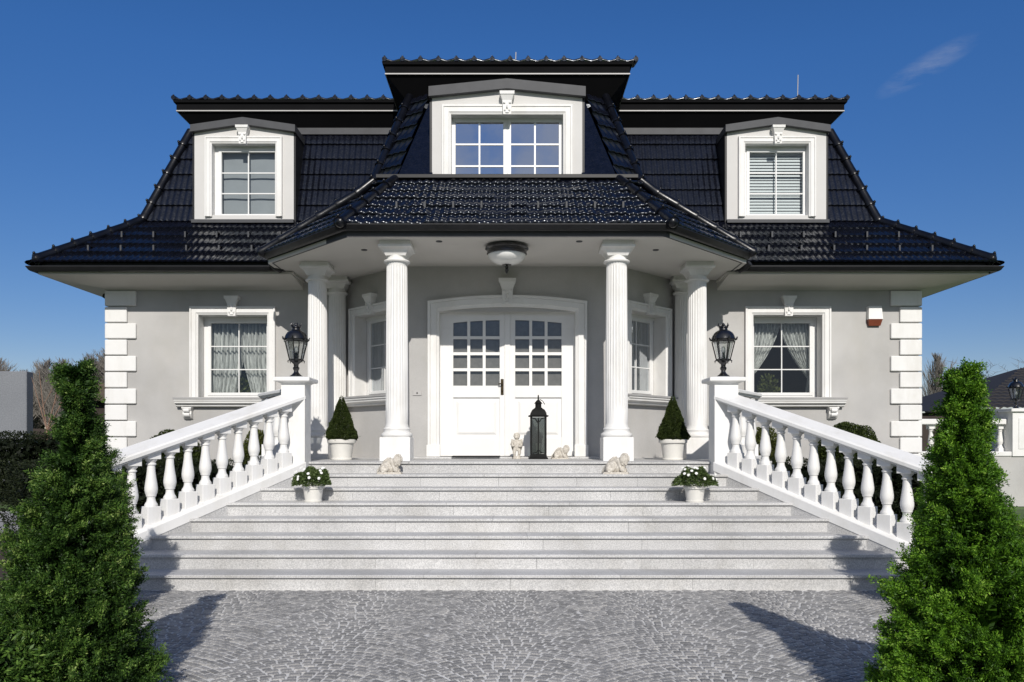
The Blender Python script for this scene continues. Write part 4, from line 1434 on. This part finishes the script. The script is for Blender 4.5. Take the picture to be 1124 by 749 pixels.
def sleeping_angel(loc, label, mirror, rz, sc=1.0):
    """a curled cherub asleep on crossed arms, wing and drapery behind"""
    t = thing('angel_statue', label, 'statue', loc, 'small stone cherub statues', rz)
    t.scale = (sc*mirror, sc, sc*1.3)
    V = [(-.09, .03, .07), (-.05, .03, .10), (0, .02, .115), (.04, .0, .125), (.075, -.02, .135),    # spine to head
         (.03, -.05, .10), (.05, -.10, .045), (.10, -.10, .03),                                     # right arm folded under the head
         (.06, .06, .09), (.12, .02, .035), (.10, -.06, .025),                                      # left arm
         (-.11, -.04, .06), (-.04, -.08, .06), (-.10, -.10, .025), (-.13, -.11, .02),               # right leg folded
         (-.13, .06, .05), (-.06, .10, .04), (-.14, .12, .02)]
    Ed = [(0, 1), (1, 2), (2, 3), (3, 4), (3, 5), (5, 6), (6, 7), (3, 8), (8, 9), (9, 10), (0, 11), (11, 12), (12, 13), (13, 14), (0, 15), (15, 16), (16, 17)]
    Rr = [.060, .058, .052, .04, .035, .028, .022, .02, .028, .022, .02, .044, .034, .024, .022, .044, .032, .022]
    hc = Vector((.085, -.03, .135))
    def ex(bm):
        ball(bm, hc, .062, None, 3, (1, 1, 1.05))
        face(bm, hc, .06, (.25, -1, -.35))
        curls(bm, hc+Vector((.012, .018, .012)), .056, 5, 46)
        ball(bm, (-.055, .0, .06), .07, None, 3, (1.45, 1.1, 1.05)); ball(bm, (.03, -.02, .055), .06, None, 3, (1.4, 1.1, .9)); ball(bm, (-.10, -.05, .05), .055, None, 3)
    skin('figure', V, Ed, Rr, M_STATUE, t, 2, 1.0, ex, .003)
    bm = B()
    for k in range(9):       # wing feathers sweeping back
        a = k/8
        p0 = Vector((.0-.03*a, .05, .165-.02*a)); p1 = Vector((-.10-.09*a, .07+.02*a, .13-.10*a)); p2 = Vector((-.145-.06*a, .06+.02*a, .06-.055*a))
        tube(bm, [p0, (p0+p1)/2+Vector((0, 0, .012)), p1, p2], [.014, .018, .016, .006], 7)
    obj('wing', bm, M_STATUE, t, smooth=True)
    bm = B()
    hexa(bm, [(-.185, -.12, 0), (.15, -.125, 0), (.165, .09, 0), (-.17, .13, 0)], [(-.175, -.11, .022), (.14, -.115, .022), (.15, .08, .022), (-.16, .12, .022)])
    obj('plinth', bm, M_STATUE, t)
    return t
sleeping_angel((-1.56, 10.46, 7*RISE), 'stone cherub asleep on the step before the left front column', 1, R(5), .93)
sleeping_angel((1.41, 10.46, 7*RISE), 'stone cherub asleep on the step before the right front column', 1, R(-8), .98)
sleeping_angel((.80, 12.45, PLAT), 'small stone cherub lying right of the tall black lantern', 1, R(-4), .78)
t = thing('angel_statue', 'upright stone cherub standing left of the tall black lantern', 'statue', (.105, 12.45, PLAT), 'small stone cherub statues')
V = [(0, 0, .17), (0, 0, .215), (0, 0, .26), (0, -.005, .30), (0, -.005, .335), (-.06, -.01, .255), (-.075, -.03, .20), (-.03, -.06, .215), (.06, -.01, .255), (.07, -.035, .195), (.02, -.065, .20),
     (-.035, -.01, .15), (-.04, -.03, .095), (-.038, -.01, .05), (-.04, -.045, .045), (.035, -.01, .15), (.045, -.035, .10), (.03, -.02, .05), (.035, -.055, .045)]
Ed = [(0, 1), (1, 2), (2, 3), (3, 4), (2, 5), (5, 6), (6, 7), (2, 8), (8, 9), (9, 10), (0, 11), (11, 12), (12, 13), (13, 14), (0, 15), (15, 16), (16, 17), (17, 18)]
Rr = [.052, .05, .045, .025, .03, .024, .02, .017, .024, .02, .017, .036, .026, .02, .016, .036, .026, .02, .016]
def ex(bm):
    hc = Vector((0, -.008, .352))
    ball(bm, hc, .047, None, 3, (1, 1, 1.08)); face(bm, hc, .045, (.1, -1, -.2)); curls(bm, hc+Vector((0, .012, .008)), .044, 9, 40)
skin('figure', V, Ed, Rr, M_STATUE, t, 2, 1.0, ex, .002)
bm = B()
for s in (-1, 1):
    for k in range(6):
        a = k/5
        tube(bm, [(s*.02, .04, .28), (s*(.075-.01*a), .055, .30-.05*a), (s*(.095-.03*a), .05, .22-.09*a)], [.012, .016, .006], 6)
obj('wing', bm, M_STATUE, t, smooth=True)
bm = B(); lathe(bm, [(.07, 0), (.072, .012), (.062, .022), (.058, .04), (.05, .045)], 16); obj('plinth', bm, M_STATUE, t, autos=40)

bm = B(); bx(bm, -.92, -.16, 12.5, 12.84, PLAT+.031, PLAT+.046, bev=.004)
tag(obj('doormat', bm, M_MAT), 'thin black doormat lying before the left door leaf', 'doormat')
t = thing('alarm_siren', 'white alarm box with red lower lamp on the wall below the right eave', 'alarm box', (6.36, YW-.001, 3.7))
bm = B(); hexa(bm, [(-.125, 0, -.05), (.125, 0, -.05), (.125, -.10, -.05), (-.125, -.10, -.05)], [(-.125, 0, .18), (.125, 0, .18), (.11, -.075, .18), (-.11, -.075, .18)]); obj('housing', bm, M_WHITE, t)
bm = B(); hexa(bm, [(-.10, 0, -.16), (.10, 0, -.16), (.10, -.05, -.16), (-.10, -.05, -.16)], [(-.12, 0, -.052), (.12, 0, -.052), (.12, -.095, -.052), (-.12, -.095, -.052)]); obj('lamp_cover', bm, M_RED, t)
bm = B()
tube(bm, [(-7.50, 14.7, 4.22), (-7.36, 14.7, 4.14), (-7.27, 14.7, 4.04), (-7.26, 14.7, 3.97), (-7.26, 14.7, 0.0)], .05, 10)
obj('downpipe', bm, M_GUT, house, True, autos=40)
t = thing('doorbell', 'small pale bell plate on the wall left of the door', 'doorbell', (-1.50, YB-.001, 2.30))
bm = B(); bx(bm, -.07, .07, -.014, 0, -.04, .04, bev=.004); obj('plate', bm, M_STRIP, t)
bm = B(); lathe(bm, [(.012, 0), (.012, .008), (.008, .01)], 10, M=Matrix.Translation((0, -.014, 0)) @ Matrix.Rotation(PI/2, 4, 'X')); obj('button', bm, M_GUT, t)

# ------------------------------------------------------------------ conifers in the foreground
def conifer(loc, label, prof, m, seed, lumps, n_cl=4800, per=82):
    g = np.random.default_rng(seed)
    t = thing('conifer', label, 'tree', loc, 'conifers flanking the drive')
    zs = np.array([p[0] for p in prof]); rs = np.array([p[1] for p in prof]); cxs = np.array([p[2] for p in prof]); cys = np.array([p[3] if len(p) > 3 else 0 for p in prof])
    H = zs[-1]
    # boughs over the uneven surface, each carrying a tuft of clumps
    NB = int(n_cl/13)
    z = g.uniform(0.02, H, NB*6)
    rr = np.interp(z, zs, rs)
    keep = g.random(NB*6) < (rr+.06)/(rs.max()+.06)
    z, rr = z[keep][:NB], rr[keep][:NB]
    nb_ = len(z)
    th = g.uniform(0, 2*PI, nb_)
    lump = 1 + .08*np.sin(3*th+4*z+seed) + .07*np.sin(5*th-7*z+seed*2)
    kb = lump*(1.02-.32*g.random(nb_)**1.5) + (g.random(nb_) > .82)*g.uniform(.02, .22, nb_)
    cx = np.interp(z, zs, cxs); cy = np.interp(z, zs, cys)
    BC = np.stack([cx+rr*kb*np.cos(th), cy+rr*kb*np.sin(th), z], 1)
    BD = unit(np.stack([np.cos(th), np.sin(th), g.uniform(.3, 1.5, nb_)], 1)+g.normal(0, .25, (nb_, 3)))
    pick = g.integers(0, nb_, n_cl)
    along = g.uniform(-.09, .07, n_cl)
    size = np.minimum(1, .22+rr[pick]*3.2)
    C = BC[pick] + BD[pick]*(along*size)[:, None] + g.normal(0, .026, (n_cl, 3))*size[:, None]*(1.2-along*5)[:, None]
    th, k, z = th[pick], kb[pick]+along*1.2, C[:, 2]
    for (lx, ly, lz, lr, ln) in lumps:
        d = unit(g.normal(size=(ln, 3)))
        C = np.concatenate([C, np.array([lx, ly, lz])+d*lr*(1-.35*g.random(ln)**1.6)[:, None]*np.array([1, 1, 1.25])], 0)
        th = np.concatenate([th, np.arctan2(d[:, 1], d[:, 0])]); k = np.concatenate([k, np.full(ln, .95)])
        z = np.concatenate([z, C[-ln:, 2]])
    n = len(C)
    nrm = np.stack([np.cos(th), np.sin(th), np.full(n, .55)], 1)
    D0 = unit(nrm + g.normal(0, .42, (n, 3)))
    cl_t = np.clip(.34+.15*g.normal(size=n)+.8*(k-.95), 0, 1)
    # each clump is a flat spray: a main twig with leaflets fanned to both sides
    C2 = np.repeat(C, per, 0); D2 = np.repeat(D0, per, 0)
    side = unit(np.cross(D0, g.normal(size=(n, 3))))
    S2 = np.repeat(side, per, 0)
    N = n*per
    a = g.uniform(-.02, .075, N)[:, None]
    sgn = np.where(g.random(N) < .5, -1, 1)[:, None]
    wd = g.uniform(.0, .028, N)[:, None]*(1-a/.11)
    P = C2 + D2*a + S2*sgn*wd + g.normal(0, .008, (N, 3))
    LD = unit(D2*.8 + S2*sgn*.75 + g.normal(0, .25, (N, 3)))
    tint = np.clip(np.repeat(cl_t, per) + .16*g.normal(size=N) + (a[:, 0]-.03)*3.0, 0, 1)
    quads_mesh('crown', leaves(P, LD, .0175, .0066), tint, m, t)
    # inner twigs so that the heart of the tree is not empty
    nb = 9000
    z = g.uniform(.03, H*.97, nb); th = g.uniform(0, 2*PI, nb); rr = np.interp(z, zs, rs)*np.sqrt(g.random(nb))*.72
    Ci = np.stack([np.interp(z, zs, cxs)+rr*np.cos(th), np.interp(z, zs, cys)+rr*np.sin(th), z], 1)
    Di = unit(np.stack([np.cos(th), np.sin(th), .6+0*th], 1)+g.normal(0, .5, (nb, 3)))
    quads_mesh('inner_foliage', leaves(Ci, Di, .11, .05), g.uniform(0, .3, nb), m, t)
    bm = B(); tube(bm, [(cxs[0], 0, -.01), (float(np.interp(H*.5, zs, cxs)), 0, H*.5), (cxs[-1], 0, H*.9)], [.06, .04, .01], 8)
    obj('trunk', bm, M_BARK, t)
    # stray shoots breaking the outline
    return t
# z, radius, centre shift  (left tree at X=-2.74, d=4.98; one metre is about 175 px there)
def nearer(prof, q):
    return [(0, prof[0][1]*q, prof[0][2]*q)] + [(1.5-(1.5-z)*q, r_*q, c*q) for z, r_, c in prof]
conifer((-2.51, 4.63, 0), 'tall dark green conifer at the left front, nearest to the viewer',
        nearer([(0, .42, 0.0), (.28, .36, -.01), (.74, .255, -.01), (1.08, .185, .0), (1.3, .125, .01), (1.53, .08, .015), (1.70, .065, .015), (1.82, .05, .01), (1.93, .035, .0), (2.0, .01, .01)], .93), M_LEAF_T, 4,
        [(-.32, -.15, .30, .15, 300)])
conifer((2.50, 4.35, 0), 'tall fresh green conifer at the right front, nearest to the viewer',
        nearer([(0, .44, 0.02), (.45, .33, 0.03), (.86, .21, .03), (1.10, .14, .02), (1.37, .10, -.03), (1.5, .085, -.03), (1.62, .07, -.01), (1.75, .055, -.03), (1.86, .035, -.02), (1.95, .010, .0)], .925), M_LEAF_R, 9,
        [(.22, .1, .75, .15, 300)])
conifer((-3.68, 7.0, 0), 'dark conifer half hidden behind the left front conifer, beside the balustrade foot',
        [(0, .31, 0), (.5, .28, 0), (1.0, .24, 0), (1.25, .20, 0), (1.40, .13, 0), (1.52, .07, 0), (1.6, .02, 0)], M_LEAF_T, 14, [], 3000, 60)
conifer((3.95, 7.0, 0), 'green conifer half hidden behind the right front conifer, beside the balustrade foot',
        [(0, .31, 0), (.5, .28, 0), (1.0, .24, 0), (1.25, .20, 0), (1.40, .13, 0), (1.52, .07, 0), (1.6, .02, 0)], M_LEAF_R, 19, [], 3000, 60)

# ------------------------------------------------------------------ shrubs behind the balustrades
def shrub(name, loc, label, cat, rx, ry, rz, m, n, seed, group=None, lsz=(.035, .018), shell=.3, flat=0, rough=.06):
    g = np.random.default_rng(seed)
    t = thing(name, label, cat, loc, group)
    d = unit(g.normal(size=(n, 3)))
    if flat:      # boxy hedge
        d = d/np.maximum(np.abs(d).max(1, keepdims=True), 1e-6)*(.75+.25*np.linalg.norm(d, axis=1, keepdims=True))
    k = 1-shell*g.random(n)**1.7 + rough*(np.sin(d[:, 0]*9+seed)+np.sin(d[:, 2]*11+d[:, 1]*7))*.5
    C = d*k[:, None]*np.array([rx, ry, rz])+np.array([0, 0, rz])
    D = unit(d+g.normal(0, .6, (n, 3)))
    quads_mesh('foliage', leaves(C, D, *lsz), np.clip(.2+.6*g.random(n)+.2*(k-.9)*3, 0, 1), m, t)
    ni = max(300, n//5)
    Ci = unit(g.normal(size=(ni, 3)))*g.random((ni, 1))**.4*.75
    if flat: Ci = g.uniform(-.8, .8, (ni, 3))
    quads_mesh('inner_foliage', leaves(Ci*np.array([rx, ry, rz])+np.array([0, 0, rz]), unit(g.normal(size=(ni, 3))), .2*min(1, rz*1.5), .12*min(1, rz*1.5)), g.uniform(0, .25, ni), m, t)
    bm = B()
    for q in range(5):
        a = q*1.26+seed
        tube(bm, [(0, 0, -.02), (rx*.25*math.cos(a), ry*.25*math.sin(a), rz*.6), (rx*.55*math.cos(a), ry*.55*math.sin(a), rz*1.3)], [.025, .016, .006], 6)
    obj('stems', bm, M_BARK, t)
    return t
shrub('box_ball', (-5.30, 12.5, .3), 'round box shrub behind the left balustrade near the house corner', 'shrub', .50, .5, .70, M_LEAF_B, 36000, 21, 'box shrubs beside the house')
shrub('box_ball', (5.30, 12.5, .3), 'round box shrub behind the right balustrade near the house corner', 'shrub', .57, .55, .76, M_LEAF_B, 40000, 22, 'box shrubs beside the house')
shrub('box_shrub', (-3.95, 12.6, .25), 'yellowish upright shrub behind the top of the left balustrade', 'shrub', .36, .34, .74, M_LEAF_Y, 20000, 23, 'box shrubs beside the house')
shrub('box_shrub', (4.0, 12.6, .25), 'yellowish upright shrub behind the top of the right balustrade', 'shrub', .36, .34, .76, M_LEAF_Y, 20000, 24, 'box shrubs beside the house')
shrub('hedge', (-5.3, 11.4, 0), 'dark low hedge behind the left balustrade', 'hedge', 1.9, .35, .63, M_LEAF_H, 30000, 25, 'dark low hedges', flat=1)
shrub('hedge', (4.95, 11.4, 0), 'dark low hedge behind the right balustrade', 'hedge', 1.5, .35, .63, M_LEAF_H, 30000, 26, 'dark low hedges', flat=1)

# ------------------------------------------------------------------ left background
bm = B(); bx(bm, -30, -14.6, 24, 24.35, 0, 3.65, bev=.02)
tag(obj('garden_wall', bm, M_CONC), 'plain grey concrete building wall at the left edge', 'wall')
shrub('tall_hedge', (-13.2, 20.2, 0), 'tall dark hedge below the grey wall at the left edge', 'hedge', 3.0, .6, .86, M_LEAF_H, 26000, 31, 'tall dark hedges', lsz=(.06, .03), flat=1, rough=.1)
t = thing('garden_shed', 'low dark shed with brownish roof between the grey wall and the house', 'shed', (-13.0, 28, 0))
bm = B(); bx(bm, -15.2, -9.0, 28, 31, 0, 2.95); obj('wall', bm, M_FENCEB, t, True)
bm = B(); hexa(bm, [(-15.6, 27.6, 2.952), (-8.8, 27.6, 2.952), (-8.8, 31.4, 2.952), (-15.6, 31.4, 2.952)], [(-15.2, 29.4, 3.7), (-9.2, 29.4, 3.7), (-9.2, 29.6, 3.7), (-15.2, 29.6, 3.7)]); obj('roof', bm, simple('shed_roof', (.10, .075, .045), .8, .3, 2), t, True)
bm = B()
bx(bm, -60, -6, 40, 40.2, 0, 2.2)
tag(obj('board_fence', bm, M_FENCEB), 'long dark board fence in front of the bare trees on the left', 'fence')

def bare_tree_mesh(seed, H, spread, fastig, levels=4, nb=(16, 5, 4), r0=.16, trunk_h=.12):
    g = random.Random(seed)
    bt, bb = B(), B()
    def branch(bm, p, d, L, r, lev):
        pts = [Vector(p)]; dd = Vector(d)
        n = 4 if lev < 2 else 2
        for k in range(n):
            dd = (dd + Vector((g.gauss(0, .09), g.gauss(0, .09), .10*fastig))).normalized()
            pts.append(pts[-1]+dd*L/n)
        tube(bm, pts, [r*(1-.75*k/n) for k in range(n+1)], 5 if lev == 0 else 3, cap=False)
        if lev >= len(nb): return
        for k in range(nb[lev]):
            tt = (trunk_h + (1-trunk_h)*(k+g.random())/nb[lev]) if lev == 0 else g.uniform(.2, 1)
            i = min(n-1, int(tt*n)); q = pts[i].lerp(pts[i+1], tt*n-i)
            a = g.uniform(0, 2*PI)
            out = Vector((math.cos(a), math.sin(a), 0))
            nd = (dd*(.55+.5*fastig) + out*spread*(1 if lev == 0 else .8)).normalized()
            Lc = (L*(.42*(1-.55*tt)+.12) if fastig < .6 else L*(.40*(1-tt)**.8+.05)) if lev == 0 else L*g.uniform(.35, .6)
            branch(bb, q, nd, Lc, max(.012, r*.42*(1-.5*tt)), lev+1)
    branch(bt, (0, 0, -.05), (0, 0, 1), H, r0, 0)
    return bt, bb
def to_me(bm, name, m):
    me = bpy.data.meshes.new(name); bm.to_mesh(me); bm.free(); me.materials.append(m); return me
variants = []
for k in range(3):
    bt, bb = bare_tree_mesh(50+k, 12.5, .30, 1.3, nb=(66, 8, 5), r0=.17)
    variants.append((to_me(bt, 'trunk', M_TWIG), to_me(bb, 'branches', M_TWIG)))
g = random.Random(3)
xs = [-66+.56*k+g.uniform(-.3, .3) for k in range(66)] 
for k, x in enumerate(xs):
    t = thing('bare_tree', 'leafless poplar in the brown row of trees beyond the fence at left', 'tree', (x*.78-.6, 58+g.uniform(-4, 9), 0), 'bare trees beyond the left fence', g.uniform(0, 6))
    s = g.uniform(.50, .60); t.scale = (s*1.9, s*1.9, s)
    for me, nm in zip(variants[k % 3], ('trunk', 'branches')):
        o = bpy.data.objects.new(nm, me); col.objects.link(o); o.parent = t
# small reddish sapling by the grey wall
t = thing('sapling', 'thin reddish leafless sapling in front of the dark shed', 'tree', (-13.05, 22.4, 0))
bm = B(); tube(bm, [(0, 0, 0), (.02, 0, 1.0), (0, 0, 1.9)], [.035, .028, .024], 7); obj('trunk', bm, M_TWIGR, t)
bm = B()
for (dx, dy, h) in ((-.55, .1, 1.5), (-.25, 0, 1.7), (.35, .1, 1.75), (.7, 0, 1.3), (.9, .2, .9)):
    tube(bm, [(0, 0, 1.85), (dx*.5, dy, 1.85+h*.5), (dx*.9, dy, 1.85+h)], [.018, .013, .006], 5)
    tube(bm, [(dx*.4, dy, 1.85+h*.4), (dx*.4+.3, dy, 1.85+h*.75)], [.009, .005], 4)
obj('branches', bm, M_TWIGR, t)

# ------------------------------------------------------------------ right background
YT = 19.0
t = thing('terrace_balustrade', 'white level balustrade on a grey retaining wall beyond the right house corner', 'balustrade', (10.5, YT, 0))
bm = B(); bx(bm, 7.2, 16, YT-.30, YT+.3, 0, 1.18); obj('retaining_wall', bm, M_PLASTER, t, True)
bm = B(); bx(bm, 7.2, 11.75, YT-.33, YT+.22, 1.182, 1.29, bev=.01); obj('base_rail', bm, M_WHITE, t, True)
bm = B(); bx(bm, 7.2, 11.75, YT-.14, YT+.2, 1.93, 2.06, bev=.015); obj('handrail', bm, M_WHITE, t, True)
x = 7.4
while x < 11.7:
    o = bpy.data.objects.new('baluster', ME_BAL); col.objects.link(o); o.parent = t
    o.location = Vector((x, YT+.03, 1.22)) - t.location; o.scale = (1, 1, .86)
    x += .33
bm = B()
bx(bm, 11.76, 12.75, YT-.34, YT+.5, 1.182, 2.22); bx(bm, 11.70, 12.81, YT-.40, YT+.56, 2.222, 2.30, bev=.01); bx(bm, 11.9, 12.6, YT-.352, YT-.341, 1.35, 2.08, bev=.004)
obj('pier', bm, M_WHITE, t, True)
lan3.location = (12.05, YT, 2.30); lan3.scale = (1.05, 1.05, 1.05)
t = thing('neighbour_house', 'low neighbouring house with dark tiled roof behind the right terrace', 'house', (24, 36, 0))
bm = B(); bx(bm, 20.0, 40, 34, 44, 0, 2.94); obj('wall', bm, M_FENCEB, t, True)
bm = B()
A = Vector((19.3, 33.3, 2.95)); Bv = Vector((42, 33.3, 2.95)); up = Vector((0, 5.5, 2.15))
tile_face(bm, A, Bv, up, up.length, course=.42, period=.32, samp=4, amp=.04, lift=.03, planes=[plane3((19.3, 33.3, 0), (24.8, 38.8, 0), (19.3, 33.3, 5), (30, 34, 4))])
poly(bm, [(19.3, 33.3, 2.96), (24.8, 38.8, 5.1), (24.8, 39.2, 5.1), (19.3, 44.7, 2.96)])
obj('roof', bm, M_NROOF, t, True)
bt, bb = bare_tree_mesh(77, 10.2, .16, 1.6, nb=(70, 9, 4), r0=.15, trunk_h=.08)
mt, mb = to_me(bt, 'trunk', M_TWIG), to_me(bb, 'branches', M_TWIG)
for (x, y, s, lb) in ((36.9, 69, .86, 'taller slender leafless poplar right of the house corner'), (39.9, 71, .76, 'shorter slender leafless poplar right of the house corner')):
    t = thing('poplar', lb, 'tree', (x, y, 0), 'slender poplars on the right'); t.scale = (s*1.7, s*1.7, s)
    for me, nm in ((mt, 'trunk'), (mb, 'branches')):
        o = bpy.data.objects.new(nm, me); col.objects.link(o); o.parent = t
bt, bb = bare_tree_mesh(91, 6.6, 1.1, .35, nb=(12, 6, 5), r0=.14, trunk_h=.3)
t = thing('bare_tree', 'spreading leafless tree behind the dark roof on the right', 'tree', (29.4, 49, 0)); t.scale = (.95, .95, .85)
obj('trunk', bt, M_BARK, t); obj('branches', bb, M_BARK, t)
bm = B(); bx(bm, 12, 24, 30, 30.2, 0, 2.5)
tag(obj('dark_fence', bm, M_FENCEB), 'dark fence behind the terrace balustrade on the right', 'fence')
shrub('low_hedge', (6.4, 9.6, 0), 'low light green hedge behind the right conifer at the frame edge', 'hedge', 1.5, .6, .26, M_LEAF_G, 30000, 41, lsz=(.04, .018), flat=1, rough=.12)
shrub('creeping_juniper', (-3.0, 4.2, 0), 'low spreading juniper at the foot of the left conifer', 'shrub', .55, .4, .3, M_LEAF_T, 9000, 43, lsz=(.035, .012), rough=.15)
t = thing('sapling', 'thin leafless sapling before the white terrace pier', 'tree', (10.9, 16.0, 0))
bm = B(); tube(bm, [(0, 0, 0), (.02, 0, .5), (.0, 0, 1.1)], [.03, .025, .02], 6); obj('trunk', bm, M_BARK, t)
bm = B()
for (dx, h) in ((-.5, .9), (-.3, 1.1), (.2, 1.0), (.5, .7)):
    tube(bm, [(0, 0, .8), (dx*.5, 0, .8+h*.5), (dx, .05, .8+h)], [.014, .01, .004], 4)
obj('branches', bm, M_BARK, t)

# ------------------------------------------------------------------ plants on the inner sills of the ground floor windows
for cx, lb, sd_ in ((4.72, 'leafy houseplant inside the right ground floor window', 61), (-4.95, 'leafy houseplant inside the left ground floor window', 62)):
    g2 = np.random.default_rng(sd_)
    t = thing('houseplant', lb, 'plant', (cx, YW+.62, WZ0-.04))
    bm = B(); lathe(bm, [(.07, 0), (.09, .12), (.095, .13), (.08, .125)], 16); obj('pot', bm, M_POT, t, autos=40)
    n = 420
    d = unit(g2.normal(size=(n, 3))); d[:, 2] = np.abs(d[:, 2])
    C = np.array([0, 0, .16])+d*np.array([.22, .14, .36])*(g2.random((n, 1))**.5)
    quads_mesh('leaves', leaves(C, unit(d+g2.normal(0, .5, (n, 3))), .085, .035), .4+.6*g2.random(n), M_LEAF_Y, t)
